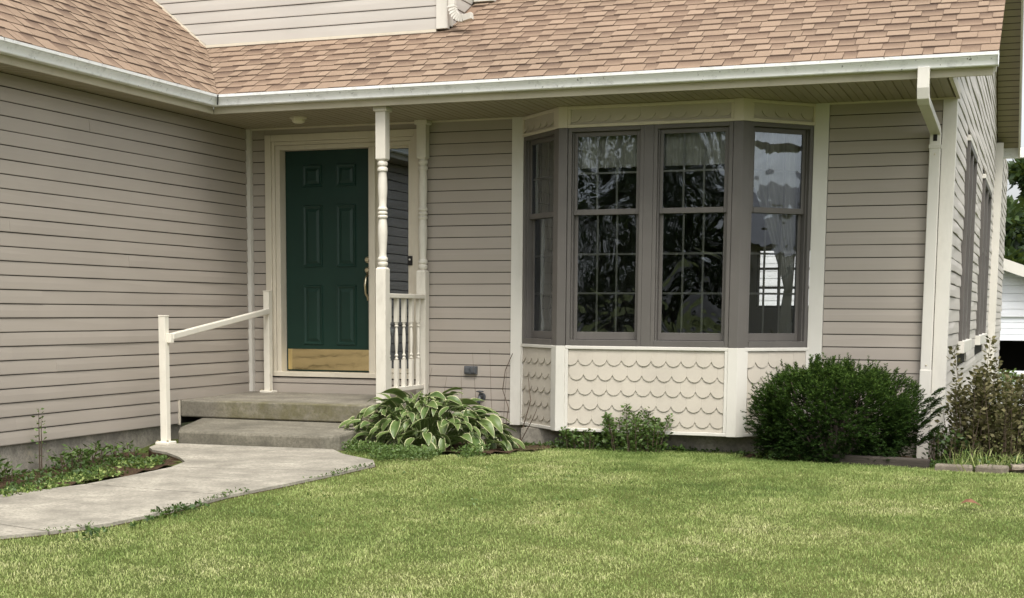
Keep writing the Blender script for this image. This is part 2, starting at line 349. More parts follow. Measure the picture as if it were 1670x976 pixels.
# ------------------------------------------------------------------ house
house = thing('house', 'tan sided house with brown shingle roof, green front door and bay window', 'house')
EXP = .1024
def board(fr, u0, u1, z0, parent, mat='siding', z1=None, u0t=None, u1t=None, wav=.0012, name='siding_board', o0=0.):
    """one lap of siding: thick butt at the bottom, thin at the top, slightly wavy along its length"""
    z1 = z0 + EXP if z1 is None else z1; u0t = u0 if u0t is None else u0t; u1t = u1 if u1t is None else u1t
    n = max(1, min(9, int((u1 - u0) / .55))); k = (z1 - z0) / EXP; vs = []
    for i in range(n + 1):
        t = i / n; ub = u0 + (u1 - u0) * t; ut = u0t + (u1t - u0t) * t
        a, b = rnd.gauss(0, wav), rnd.gauss(0, wav * .6)
        zt_ = z1 - .0065 if z1 - z0 > .05 else z1
        vs += [fr(ub, o0 + .004, z0 + b), fr(ub, o0 + .0175 + a, z0 + b), fr(ub, o0 + .0185 + a, z0 + .006 + b), fr(ub + (ut - ub) * .5, o0 + .0165 + a * 1.3, (z0 + z1) / 2), fr(ut, o0 + .0125 + a * .4, zt_), fr(ut, o0 + .0005, zt_)]
    fs = []
    for i in range(n):
        b = i * 6; fs += [(b + j, b + 6 + j, b + 7 + j, b + 1 + j) for j in range(5)]
    fs += [(0, 1, 2, 3, 4, 5), tuple(n * 6 + j for j in (5, 4, 3, 2, 1, 0))]
    m_ = MB(); m_.add(vs, fs); return m_.build(name, mat, parent)
def courses(z0, z1):
    z = z0
    while z < z1 - .012:
        yield z, min(z + EXP, z1); z += EXP
ZB = -.4205           # bottom of the lowest lap
def wall(name, fr, rects, label=None, thick=.12, mat='dark'):
    mb = MB()
    for u0, u1, z0, z1 in rects: mb.box(fr, u0, u1, -thick, 0, z0, z1)
    o = mb.build(name, mat, house)
    if label: part(o, label)
    return o

# --- wing (garage side) wall on the left
WL = 6.8
ww = wall('wing_wall', WING, [(0, WL, ZB, 2.261)])
for z, zt in courses(ZB, 2.236):
    k = round((z - ZB) / EXP); u0 = .064 if z > -.24 else 1.29
    cuts = [u0] + sorted([c for c in ((1.0 + 1.47 * ((k * 5) % 7) / 3) % 6.2, ) if c > u0 + .5] if k % 2 else [c for c in (3.1 + .37 * (k % 5),) if c > u0 + .5]) + [WL]
    for a, b in zip(cuts[:-1], cuts[1:]): board(WING, a, b, z, ww, z1=zt, o0=0 if a == cuts[0] else .0008)
MB().box(WING, 1.262, 1.285, .0, .022, -.43, -.218).build('end_trim', 'trim', ww)
# --- entry wall, front wall and right wall (all on the plane y = 0)
ew = wall('entry_wall', W, [(0, .24, -.6, 2.261), (.24, 1.72, -.6, -.052), (.24, 1.72, 2.12, 2.261), (1.72, 2.72, -.43, 2.261)])
for z, zt in courses(ZB, 2.236):
    if zt > -.19: board(W, .052, .186, z, ew, z1=zt)
    board(W, 1.757, 2.628, z, ew, z1=zt)
board(W, .19, 1.757, -.218, ew, z1=-.108); board(W, .19, 1.757, -.108, ew, z1=-.055); board(W, .19, 1.757, 2.176, ew, z1=2.236)
rw = wall('right_wall', W, [(5.22, 6.26, -.43, 2.261)])
for z, zt in courses(ZB, 2.236): board(W, 5.325, 6.185, z, rw, z1=zt)
# inside corner trim, outside corner boards
MB().box(W, .001, .050, .0, .062, -.2, 2.232).build('inside_corner_trim', 'white', house, bevel=.002)
mb = MB(); mb.box(W, 6.188, 6.294, 0, .024, -.405, 2.232); mb.box(W, 6.272, 6.294, -.085, 0, -.405, 2.232); mb.build('corner_board', 'white', house, bevel=.003)
# --- side wall with its two windows, gable above, rear projection
SW = [(1.78, 3.32, .26, 2.10), (5.65, 8.0, .26, 2.10)]
sw = wall('side_wall', SIDE, [(.1, 1.78, -.45, 2.4), (3.32, 5.65, -.45, 2.4), (8.0, 9.95, -.45, 2.4), (1.78, 3.32, -.45, .26), (1.78, 3.32, 2.1, 2.4), (5.65, 8, -.45, .26), (5.65, 8, 2.1, 2.4)])
zrf = lambda y: 2.385 + .583 * (y + 1.13); zrb = lambda y: 5.86 - .535 * (y - 4.85)
for z, zt in courses(ZB, 5.5):
    lo = max(.09, (zt - 2.30) / .583 - 1.13 + .03) if z > 2.25 else .09; hi = min(9.95, 4.85 + (5.80 - zt) / .535)
    if hi - lo < .3: break
    cut = [lo, hi]; segs = []
    if zt > .17 and z < 2.16: segs = [(lo, 1.76), (3.34, 5.63), (8.02, hi)]
    else: segs = [(lo, hi)]
    for a, b in segs: board(SIDE, a, b, z, sw, 'siding_lit', z1=zt, wav=.0035)
def gable_face():
    mb = MB(); P = [SIDE(.05, -.004, 2.4), SIDE(9.95, -.004, 2.4), SIDE(9.95, -.004, zrb(9.95) - .1), SIDE(4.85, -.004, 5.75), SIDE(.05, -.004, zrf(.05) - .1)]
    mb.prism(P, [p - Vector((.1, 0, 0)) for p in P]); return mb.build('gable_wall', 'dark', house)
gable_face()
rp = wall('rear_projection_wall', FR((6.362, 9.95, 0), (0, 1, 0), (1, 0, 0)), [(.02, 3.4, -.7, 2.95)], thick=.5)
for z, zt in courses(ZB - EXP * 2, 2.95): board(FR((6.362, 9.95, 0), (0, 1, 0), (1, 0, 0)), .03, 3.4, z, rp, 'siding_lit', z1=zt, wav=.003)
MB().box(FR((0, 9.95, 0), (1, 0, 0), (0, -1, 0)), 6.275, 6.385, 0, .03, -.7, 2.96).build('corner_board', 'white', house, bevel=.003)
# --- upper storey wall above the entry
UY = -.115; UP = FR((0, UY, 0), (1, 0, 0), (0, -1, 0)); xw = lambda z: .36 - (z - 2.385) / .82
uw = None
P = [UP(xw(2.97) + .04, 0, 2.97), UP(1.96, 0, 2.97), UP(1.96, 0, 5.2), UP(xw(5.2) + .04, 0, 5.2)]
mb = MB(); mb.prism(P, [p + Vector((0, .1, 0)) for p in P]); uw = mb.build('upper_wall', 'dark', house)
for z, zt in courses(2.998, 5.2): board(UP, xw(z) + .035, 1.957, z, uw, 'siding_lit', z1=zt, u0t=xw(zt) + .035)
mb = MB(); mb.box(UP, 1.958, 2.066, -.02, .03, 3.0, 5.2); mb.box(UP, 2.044, 2.066, -.1, -.02, 3.03, 5.2); mb.build('corner_board', 'white', house, bevel=.003)
a0, a1 = UP(xw(2.985), .024, 2.985), UP(xw(5.0), .024, 5.0); dn = Vector((.82, 0, 1)).normalized() * .045
mb = MB(); q = [a0, a1, a1 + Vector((.03, 0, 0)), a0 + Vector((.03, 0, 0))]; mb.prism(q, [p + Vector((0, .05, 0)) for p in q]); mb.build('roof_flashing', 'trim', house)
MB().box(UP, xw(2.99) + .02, 1.957, 0, .028, 2.975, 2.9985).build('roof_flashing', 'trim', house)
UR = FR((2.05, UY, 0), (0, 1, 0), (1, 0, 0))
P = [UR(.09, 0, zrf(UY + .09) - .02), UR(4.5, 0, zrf(UY + 4.5) - .02), UR(4.5, 0, 5.6), UR(.09, 0, 5.2)]
mb = MB(); mb.prism(P, [p - Vector((.1, 0, 0)) for p in P]); uw2 = mb.build('upper_side_wall', 'dark', house)
for z, zt in courses(3.0, 5.2):
    e = (z - 2.385) / .583 - 1.13 - UY
    board(UR, .09, max(e, .12) - .02, z, uw2, 'siding_lit', z1=zt, u1t=max((zt - 2.385) / .583 - 1.13 - UY, .12) - .02)
mb = MB(); P = [(-2.9, UY - .4, 5.0), (2.5, UY - .4, 5.0), (2.5, 4.85, 7.9), (-2.9, 4.85, 7.9)]; prism_up = [Vector(p) for p in P]; mb.prism([p - Vector((0, 0, .12)) for p in prism_up], prism_up); mb.build('upper_roof', 'felt', house)
mb = MB(); mb.box(UR, .55, .95, .03, .22, 3.33, 3.52); mb.build('eave_return', 'white', house, bevel=.004)

# --- foundation
mb = MB(); mb.box(WING, 1.2, WL, -.2, -.012, -1.1, -.423); mb.box(W, -.2, 6.24, -.25, -.012, -1.2, -.432); mb.box(FR((6.24, 0, 0), (0, 1, 0), (1, 0, 0)), 0, 13, -.3, 0, -1.4, -.452)
mb.build('foundation', 'found', house)
part(MB().box(W, 2.83, 5.02, 0, .30, -1.1, -.434).build('bay_foundation', 'found', house), 'low stained concrete foundation under the bay')

# --- interior shell of the front room, so that the windows look into a room
def room():
    x0, x1, y0, y1, z0, z1 = 1.9, 6.14, .13, 9.8, -.06, 2.42
    mb = MB(); t = .06
    mb.box(W, x0 - t, x0, -y1, -y0, z0, z1)
    bx, bz = (3.02, 3.95), (.66, 1.50)
    for u0, u1, a, b in ((x0, bx[0], z0, z1), (bx[1], x1, z0, z1), (bx[0], bx[1], z0, bz[0]), (bx[0], bx[1], bz[1], z1)): mb.box(W, u0, u1, -y1 - t, -y1, a, b)
    mb.box(W, x0, x1, -y1, -y0, z1, z1 + t)
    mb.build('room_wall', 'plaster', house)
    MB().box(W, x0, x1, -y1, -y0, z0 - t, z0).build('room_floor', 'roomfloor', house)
    mb = MB()
    for i in range(4): mb.box(W, bx[0] + (bx[1] - bx[0]) * i / 3 - .018, bx[0] + (bx[1] - bx[0]) * i / 3 + .018, -y1, -y1 + .03, *bz)
    for i in range(4): mb.box(W, bx[0] + .018, bx[1] - .018, -y1 + .004, -y1 + .026, bz[0] + (bz[1] - bz[0]) * i / 3 - .018, bz[0] + (bz[1] - bz[0]) * i / 3 + .018)
    mb.build('back_window_grid', 'dark', house)
room()
# rear wall (with the rear window opening)
mb = MB()
for u0, u1, a, b in ((0, 3.02, -.6, 2.5), (3.95, 6.27, -.6, 2.5), (3.02, 3.95, -.6, .66), (3.02, 3.95, 1.5, 2.5)): mb.box(W, u0, u1, -9.95, -9.87, a, b)
mb.build('rear_wall', 'siding', house)

# ------------------------------------------------------------------ roofs
def prism_poly(name, P, t, mat, parent):
    mb = MB(); mb.prism([Vector(p) - Vector((0, 0, t)) for p in P], [Vector(p) for p in P]); return mb.build(name, mat, parent)
zmain = lambda x, y: zrf(y); zwing = lambda x, y: 2.385 + .82 * (.36 - x)
xval = lambda y: .36 - (.583 / .82) * (y + 1.13)
P = [(.36, -1.13), (6.605, -1.13), (6.605, 4.85), (xval(4.85), 4.85)]
mroof = prism_poly('main_roof', [(x, y, zmain(x, y) - .004) for x, y in P], .05, 'felt', house)
P = [(-4.4, 4.85), (6.605, 4.85), (6.605, 10.3), (-4.4, 10.3)]
prism_poly('rear_roof', [(x, y, zrb(y)) for x, y in P], .05, 'felt', house)
P = [(.36, -1.13), (xval(4.85), 4.85), (-4.2, 4.85), (-4.2, -7.1), (.36, -7.1)]
wroof = prism_poly('wing_roof', [(x, y, zwing(x, y) - .004) for x, y in P], .05, 'felt', house)
CAMP = np.array([6.963, -12.108, .562])
tabs = []   # (distance, roof, mesh builder)
def lay(roof, nC, e, s0, s1, tolocal, keep, zf):
    """courses of laminated tabs: a = along the eave, d = plan distance up the slope"""
    for k in range(nC):
        d0 = k * e - (.018 if k == 0 else 0); d1 = (k + 1) * e + .02; a = s0 - rnd.random() * .2
        raised = bool(k & 1)
        while a < s1:
            w = rnd.choice((.085, .11, .13, .15, .17, .19)) + rnd.uniform(-.012, .012); raised = not raised; shade_ = rnd.random() < .85
            if rnd.random() < .12: raised = not raised
            b = min(a + w, s1 + .0); aa = max(a, s0)
            wob = rnd.uniform(-.004, .004)
            poly = [(aa, d0 + wob), (b - .004, d0 + wob), (b - .004, d1), (aa, d1)]
            for f in keep: poly = clip(poly, f) if poly else poly
            if len(poly) >= 3 and b - aa > .01:
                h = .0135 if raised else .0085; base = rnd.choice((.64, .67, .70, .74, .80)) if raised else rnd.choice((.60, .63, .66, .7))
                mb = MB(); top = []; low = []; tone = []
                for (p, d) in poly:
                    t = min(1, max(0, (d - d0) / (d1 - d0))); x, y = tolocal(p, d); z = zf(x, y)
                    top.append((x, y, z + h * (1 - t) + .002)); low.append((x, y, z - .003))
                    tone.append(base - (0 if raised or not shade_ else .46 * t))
                n = len(poly)
                mb.add(top, [tuple(range(n))], tone)
                mb.add(top + low, [(i, n + i, n + (i + 1) % n, (i + 1) % n) for i in range(n)], rnd.uniform(.05, .2))
                c = np.mean(np.array(top), 0); tabs.append((np.linalg.norm(c - CAMP), roof, mb, c))
            a = b
th = math.atan(.583); e1 = .127 * math.cos(th)
lay(mroof, 54, e1, -1.2, 6.62, lambda a, d: (a, -1.13 + d), [lambda p: p[0] - xval(-1.13 + p[1]), lambda p: (.06 - max(0, 0)) if p[0] > 2.05 else (-.1 - (-1.13 + p[1]))], zmain)
e2 = .127 * math.cos(math.atan(.82))
lay(wroof, 44, e2, -1.9, 6.9, lambda a, d: (.36 - d, -a), [lambda p: (xval(-p[0]) - (.36 - p[1])), lambda p: p[0] - .115], zwing)
tabs.sort(key=lambda t: t[0])
def inview(c):
    p = camo.matrix_world.inverted() @ Vector(c); px = 773.35 + 2363.68 * p.x / -p.z; py = 785.96 - 2363.68 * p.y / -p.z
    return -20 < px < 1690 and -20 < py
vis = [t for t in tabs if inview(t[3])]; rest = {mroof.name: MB(), wroof.name: MB()}
ids = set(id(t) for t in vis[:300])
for t in tabs:
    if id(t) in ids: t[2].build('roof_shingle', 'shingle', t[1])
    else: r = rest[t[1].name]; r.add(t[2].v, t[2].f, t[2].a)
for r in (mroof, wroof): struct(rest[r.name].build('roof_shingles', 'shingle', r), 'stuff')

# --- soffits, fascias, gutters
def groove_panel(fr, u0, u1, o0, o1, z, parent, name='soffit_panel'):
    g = .006; h = .012; vs = []
    prof = [(u0, z + h), (u0 + g, z), (u0 + (u1 - u0) * .46, z), (u0 + (u1 - u0) * .5, z + .005), (u0 + (u1 - u0) * .54, z), (u1 - g, z), (u1, z + h)]
    P = [fr(u, o0, zz) for u, zz in prof]; Q = [fr(u, o1, zz) for u, zz in prof]; n = len(prof)
    mb = MB(); mb.add(P + Q, [(i, i + 1, n + i + 1, n + i) for i in range(n - 1)]); return mb.build(name, 'soffit', parent)
fm = MB().box(W, .285, 6.58, 1.053, 1.073, 2.231, 2.375).build('fascia', 'fascia', house, bevel=.002)
sf = MB().box(W, 0, 6.295, 0.0, 1.053, 2.262, 2.275).build('soffit', 'dark', house)
x = .0
while x < 6.26:
    x2 = min(x + .128, 6.285); groove_panel(W, x, x2, .0, 1.05, 2.236, sf); x = x2
MB().box(W, 6.285, 6.312, .0, 1.053, 2.225, 2.30).build('soffit_trim', 'trim', sf)
MB().box(W, .035, 6.285, .017, .03, 2.2215, 2.236).build('soffit_trim', 'trim', sf)
fw = MB().box(WING, 1.075, WL + .2, .265, .285, 2.231, 2.375).build('fascia', 'fascia', house, bevel=.002)
sfw = MB().box(WING, 1.054, WL + .2, 0, .28, 2.262, 2.274).build('wing_soffit', 'dark', house)
u = 1.053
while u < WL: groove_panel(WING, u, u + .128, .0, .265, 2.2362, sfw); u += .128
# K-style gutter: (out, up) profile
GP = [(0, 0), (.062, 0), (.066, .006), (.0665, .012), (.072, .030), (.082, .047), (.090, .058), (.091, .066), (.100, .0665), (.1015, .088), (.094, .090), (.094, .074), (.006, .074)]
z0 = 2.288
Pm = [W(.285 + o, 1.073 + o, z0 + h) for o, h in GP]; Qm = [W(6.612, 1.073 + o, z0 + h) for o, h in GP]
mb = MB(); mb.prism(Pm, Qm); gut = autosmooth(mb.build('gutter', 'gutter', house), 25); part(gut, 'long dirty white gutter over the porch and bay window')
Pw = [WING(1.073 + o, .285 + o, z0 + h) for o, h in GP]; Qw = [WING(WL + .2, .285 + o, z0 + h) for o, h in GP]
mb = MB(); mb.prism(Pw, Qw); gw = autosmooth(mb.build('gutter', 'gutter', house), 25); part(gw, 'white gutter along the left wing')
MB().box(W, 6.612, 6.616, 1.073, 1.176, z0 - .002, z0 + .092).build('end_cap', 'gutter', gut)
mb = MB(); c = Vector((.385, -1.173, z0)); mb.tube([c + Vector((-.004, .004, .004)), c + Vector((.004, -.004, .05)), c + Vector((.008, -.008, .086))], .006, 5); mb.build('corner_seam', 'dark', gut)
# rear rake soffit (underside of the back slope) with its fascia
RS = MB(); sl = Vector((0, -1, .535)).normalized(); base = Vector((6.30, 10.25, zrb(10.25) - .06))
rk = prism_poly('rake_soffit', [(6.295, 4.85, 5.81), (6.575, 4.85, 5.81), (6.575, 10.25, zrb(10.25) - .05), (6.295, 10.25, zrb(10.25) - .05)], .004, 'dark', house)
up_ = Vector((0, .535, 1)).normalized()
for i in range(44):
    a = base + sl * (i * .13); b = base + sl * (i * .13 + .13); dx = Vector((.275, 0, 0)); g = up_ * .010
    q = [a + g * 1, a + sl * .012, b - sl * .012, b + g * 1]
    mb = MB(); mb.add([p for p in q] + [p + dx for p in q], [(j, j + 1, j + 5, j + 4) for j in range(3)]); mb.build('soffit_panel', 'soffit', rk)
a = Vector((6.577, 10.3, zrb(10.3) + .012)); b = Vector((6.577, 4.85, 5.872)); dz = Vector((0, 0, -.19)); dx = Vector((.024, 0, 0))
mb = MB(); mb.prism([a, b, b + dz, a + dz], [a + dx, b + dx, b + dx + dz, a + dx + dz]); mb.build('rake_fascia', 'white', house)
a = Vector((6.580, -1.06, zrf(-1.06) - .012)); b = Vector((6.580, 4.85, zrf(4.85) - .012)); dz = Vector((0, 0, -.16)); dx = Vector((.022, 0, 0))
mb = MB(); mb.prism([a, b, b + dz, a + dz], [a + dx, b + dx, b + dx + dz, a + dx + dz]); mb.build('rake_fascia', 'white', house)
a = Vector((6.30, -1.05, zrf(-1.05) - .075)); b = Vector((6.30, 4.85, zrf(4.85) - .075)); dx = Vector((.28, 0, 0)); t_ = Vector((0, 0, .01))
mb = MB(); mb.prism([a, b, b + dx, a + dx], [a + t_, b + t_, b + dx + t_, a + dx + t_]); mb.build('rake_soffit', 'soffit', house)
mb = MB().box(W, 5.9, 6.70, -10.42, -10.26, zrb(10.3) - .16, zrb(10.3) - .02); mb.build('rear_gutter', 'gutter', house)

# --- downspouts
def rect_tube(pts, w, d, wdir):
    """rectangular pipe along pts, w along wdir, d across"""
    pts = [Vector(p) for p in pts]; wd = Vector(wdir); loops = []
    for i, p in enumerate(pts):
        t = (pts[min(i + 1, len(pts) - 1)] - pts[max(i - 1, 0)]).normalized(); q = t.cross(wd).normalized()
        loops.append([p + wd * (w / 2) + q * (d / 2), p - wd * (w / 2) + q * (d / 2), p - wd * (w / 2) - q * (d / 2), p + wd * (w / 2) - q * (d / 2)])
    mb = MB(); vs = [v for l in loops for v in l]; n = len(loops)
    mb.add(vs, [(j * 4 + i, j * 4 + (i + 1) % 4, (j + 1) * 4 + (i + 1) % 4, (j + 1) * 4 + i) for j in range(n - 1) for i in range(4)] + [(0, 1, 2, 3), tuple((n - 1) * 4 + i for i in (3, 2, 1, 0))]); return mb
ds = rect_tube([(6.143, -.058, 1.97), (6.143, -.058, .12)], .083, .062, (1, 0, 0)).build('downspout', 'white', house, bevel=.006); part(ds, 'tall white downspout beside the corner board')
rect_tube([(6.143, -.060, .125), (6.143, -.060, -.60)], .089, .068, (1, 0, 0)).build('lower_pipe', 'white', ds, bevel=.006)
rect_tube([(6.118, -1.118, 2.30), (6.118, -1.118, 2.16), (6.119, -1.10, 2.10), (6.121, -1.05, 2.072)], .083, .062, (1, 0, 0)).build('gutter_elbow', 'white', ds, bevel=.004)
rect_tube([(6.121, -1.052, 2.078), (6.141, -.12, 1.985), (6.143, -.075, 1.975), (6.143, -.058, 1.94)], .079, .058, (1, 0, 0)).build('offset_pipe', 'white', ds, bevel=.004)
mb = MB(); mb.box(W, 6.096, 6.190, .022, .094, 1.845, 1.875); mb.build('strap', 'white', ds, bevel=.002)
mb = MB(); mb.box(W, 6.128, 6.158, .0885, .0925, 1.90, 1.96); mb.build('seam_stain', 'dark', ds)
mb = MB()
for zz in (1.80, .16): mb.lathe((6.145, -.0915, zz), [(.005, -.004), (.006, 0), (.005, .004)], 8)
mb.build('screw', 'oldbrass', ds)
ud = rect_tube([(2.118, -.165, 3.6), (2.118, -.165, 3.19)], .06, .05, (1, 0, 0)).build('downspout', 'white', house, bevel=.004); part(ud, 'short white downspout from the upper storey ending on the roof')
pts = [(2.118 + .13 * (1 - math.cos(a)), -.165 - .10 * (1 - math.cos(a)) * .6, 3.19 - .135 * math.sin(a)) for a in [i * math.pi / 2 / 16 for i in range(17)]]
mb = MB()
for i in range(0, 16):
    s = .064 if i % 2 else .054; q = rect_tube([pts[i], pts[i + 1]], s + .004, s, (0, 1, 0)); mb.add(q.v, q.f)
mb.build('ribbed_elbow', 'white', ud)
rect_tube([pts[-1], (pts[-1][0] + .09, pts[-1][1] - .03, pts[-1][2] + .01)], .062, .055, (0, 1, 0)).build('spout', 'white', ud, bevel=.003)

# ------------------------------------------------------------------ entry door
df = None
mb = MB()   # casing: outer boards then a stepped inner moulding
for u0, u1, o, d in ((.188, .252, .03, 0), (1.692, 1.756, .03, 0)): mb.box(W, u0, u1, -.01, o, -.05, 2.174)
mb.box(W, .252, 1.692, -.01, .030, 2.112, 2.174)
df = mb.build('door_frame', 'trim', house, bevel=.004)
mb = MB()
for u0, u1, o in ((.254, .286, .018), (.289, .334, .010), (1.660, 1.690, .018), (1.637, 1.657, .010)): mb.box(W, u0, u1, -.14, o, -.04, 2.11 if o > .015 else 2.075)
mb.box(W, .286, 1.660, -.14, .017, 2.078, 2.110); mb.box(W, .334, 1.637, -.14, .009, 2.036, 2.075); mb.build('brick_moulding', 'trim', df, bevel=.003)
mb = MB(); mb.box(W, 1.252, 1.306, -.12, .012, -.01, 2.035); mb.box(W, 1.236, 1.2515, -.085, .0, -.01, 2.035); mb.build('mullion', 'trim', df, bevel=.003)
MB().box(W, .256, 1.69, -.14, .030, -.05, -.006).build('threshold', 'trim', df, bevel=.003)
dd = MB().box(W, .338, 1.252, -.135, -.095, 0, 2.035).build('front_door', 'door', house, bevel=.002); part(dd, 'dark green six panel front door with brass kick plate')
for cx in (.517, .863):
    for a, b in ((1.70, 1.905), (.965, 1.535), (.245, .80)):
        x0, x1 = cx, cx + .205; mb = MB(); o = -.095
        def ring(i, oo): return [W(x0 + i, oo, a + i), W(x1 - i, oo, a + i), W(x1 - i, oo, b - i), W(x0 + i, oo, b - i)]
        R_ = [ring(0, o), ring(.006, o + .011), ring(.016, o + .010), ring(.028, o + .0015), ring(.036, o + .0015), ring(.060, o + .010)]
        vs = [v for r in R_ for v in r]; fs = [(k * 4 + i, k * 4 + (i + 1) % 4, k * 4 + 4 + (i + 1) % 4, k * 4 + 4 + i) for k in range(5) for i in range(4)] + [(20, 21, 22, 23)]
        mb.add(vs, fs)
        # cut look: dark slab shows nothing behind the groove, so sink groove by 3 mm only
        mb.build('door_panel', 'door', dd)
MB().box(W, .352, 1.238, -.095, -.0915, .012, .205).build('kick_plate', 'brass', dd)
mb = MB(); mb.lathe((0, 0, 0), [(.030, 0), (.030, .012), (.022, .02), (.018, .03)], 16); me = mb.mesh('lock_disc', M['oldbrass'], False)
for zz in (1.03, .935):
    o = link('deadbolt' if zz > 1 else 'thumb_latch', me, dd); o.matrix_world = Matrix.Translation((1.188, .094, zz)) @ Matrix.Rotation(math.pi / 2, 4, 'X')
mb = MB(); mb.tube([(1.188, .09, .90), (1.185, .045, .87), (1.184, .035, .80), (1.186, .045, .72), (1.188, .085, .69), (1.188, .092, .66)], [.012, .011, .012, .011, .011, .014], 8); mb.build('door_handle', 'oldbrass', dd, smooth=True)
sl_ = MB().box(W, 1.306, 1.365, -.11, -.04, 0.0, 2.035).box(W, 1.365, 1.637, -.11, -.04, 2.02, 2.035).box(W, 1.365, 1.637, -.11, -.04, 0, .04).build('sidelight', 'trim', house)
MB().box(W, 1.365, 1.637, -.085, -.079, .04, 2.02).build('pane', 'glass_flat', sl_)
mb = MB(); mb.box(W, .30, 1.69, -1.3, -1.25, -.1, 2.3); mb.box(W, .24, .30, -1.3, -.14, -.1, 2.3); mb.box(W, 1.69, 1.75, -1.3, -.14, -.1, 2.3); mb.box(W, .24, 1.75, -1.3, -.14, 2.3, 2.35); mb.box(W, .24, 1.75, -1.3, -.14, -.14, -.08); mb.build('hall_wall', 'dark', house)

# ------------------------------------------------------------------ porch posts and railing
def post(cx, cy, zb_, zt_, label, zlow, zup):
    h = .0445; mb = MB(); F0 = FR((cx, cy, 0), (1, 0, 0), (0, -1, 0))
    def blk(a, b, ch_top, ch_bot):
        c = .012; lev = ([(h - c, a), (h, a + c * 1.3)] if ch_bot else [(h, a)]) + ([(h, b - c * 1.3), (h - c, b)] if ch_top else [(h, b)])
        vs = [F0(sx * r, sy * r, z) for r, z in lev for sx, sy in ((-1, -1), (1, -1), (1, 1), (-1, 1))]; n = len(lev)
        mb.add(vs, [(k * 4 + i, k * 4 + (i + 1) % 4, k * 4 + 4 + (i + 1) % 4, k * 4 + 4 + i) for k in range(n - 1) for i in range(4)] + [(3, 2, 1, 0), tuple((n - 1) * 4 + i for i in range(4))])
    blk(zb_, zlow, True, False); o = mb.build('porch_post', 'wood_white', house, bevel=.002); part(o, label)
    mb = MB(); blk(zup, zt_ - .04, False, True); mb.build('upper_block', 'wood_white', o, bevel=.002)
    H = zup - zlow; q = lambda f: zlow + H * f
    # turned profile, as fractions of the turned length
    pr = [(.030, 0), (.036, .008), (.042, .020), (.044, .034), (.041, .046), (.033, .052), (.033, .056), (.041, .062), (.044, .076), (.041, .09), (.033, .098),
          (.031, .12), (.033, .17), (.038, .26), (.0405, .33), (.039, .39), (.034, .44), (.032, .455), (.042, .468), (.043, .48), (.038, .488), (.032, .493), (.041, .503), (.042, .515), (.036, .524),
          (.031, .53), (.041, .541), (.042, .553), (.036, .562), (.032, .575), (.035, .65), (.0395, .72), (.040, .76), (.037, .84), (.033, .895), (.034, .90), (.043, .906), (.044, .925), (.039, .938), (.033, .944), (.033, .95), (.041, .958), (.044, .974), (.040, .99), (.032, 1.0)]
    m2 = MB(); m2.lathe((cx, cy, 0), [(r, q(f)) for r, f in pr], 20); autosmooth(m2.build('turned_shaft', 'wood_white', o), 35)
    m3 = MB(); m3.box(F0, -.062, .062, -.062, .062, zt_ - .04, zt_); m3.build('capital', 'wood_white', o, bevel=.008)
    return o
fp = post(1.8195, -.9555, -.208, 2.238, 'front turned white porch post at the stoop edge', .928, 1.800)
bp = post(1.808, -.078, -.45, 2.238, 'rear turned porch post against the house wall', .928, 1.900)
rail = MB().box(FR((1.82, 0, 0), (0, -1, 0), (1, 0, 0)), .122, .912, -.03, .03, .672, .712).build('porch_railing', 'wood_white', house, bevel=.006)
MB().box(FR((1.82, 0, 0), (0, -1, 0), (1, 0, 0)), .122, .912, -.022, .022, -.125, -.088).build('bottom_rail', 'wood_white', rail, bevel=.004)
bal = None
for i in range(5):
    y = -(.205 + i * .158)
    if bal is None:
        mb = MB(); F0 = FR((0, 0, 0), (1, 0, 0), (0, -1, 0))
        for a, b in ((-.088, .145), (.468, .672)): mb.box(F0, -.0175, .0175, -.0175, .0175, a, b)
        pr = [(.008, 0), (.015, .02), (.017, .04), (.010, .06), (.009, .08), (.015, .11), (.016, .13), (.010, .16), (.010, .22), (.0155, .45), (.016, .6), (.012, .8), (.009, .86), (.016, .885), (.017, .91), (.010, .93), (.015, .96), (.016, .98), (.012, 1)]
        mb.lathe((0, 0, 0), [(r, .145 + f * .323) for r, f in pr], 12)
        bal = mb.mesh('baluster', M['wood_white'])
    o = link('baluster', bal, rail); o.location = (1.82, y, 0)

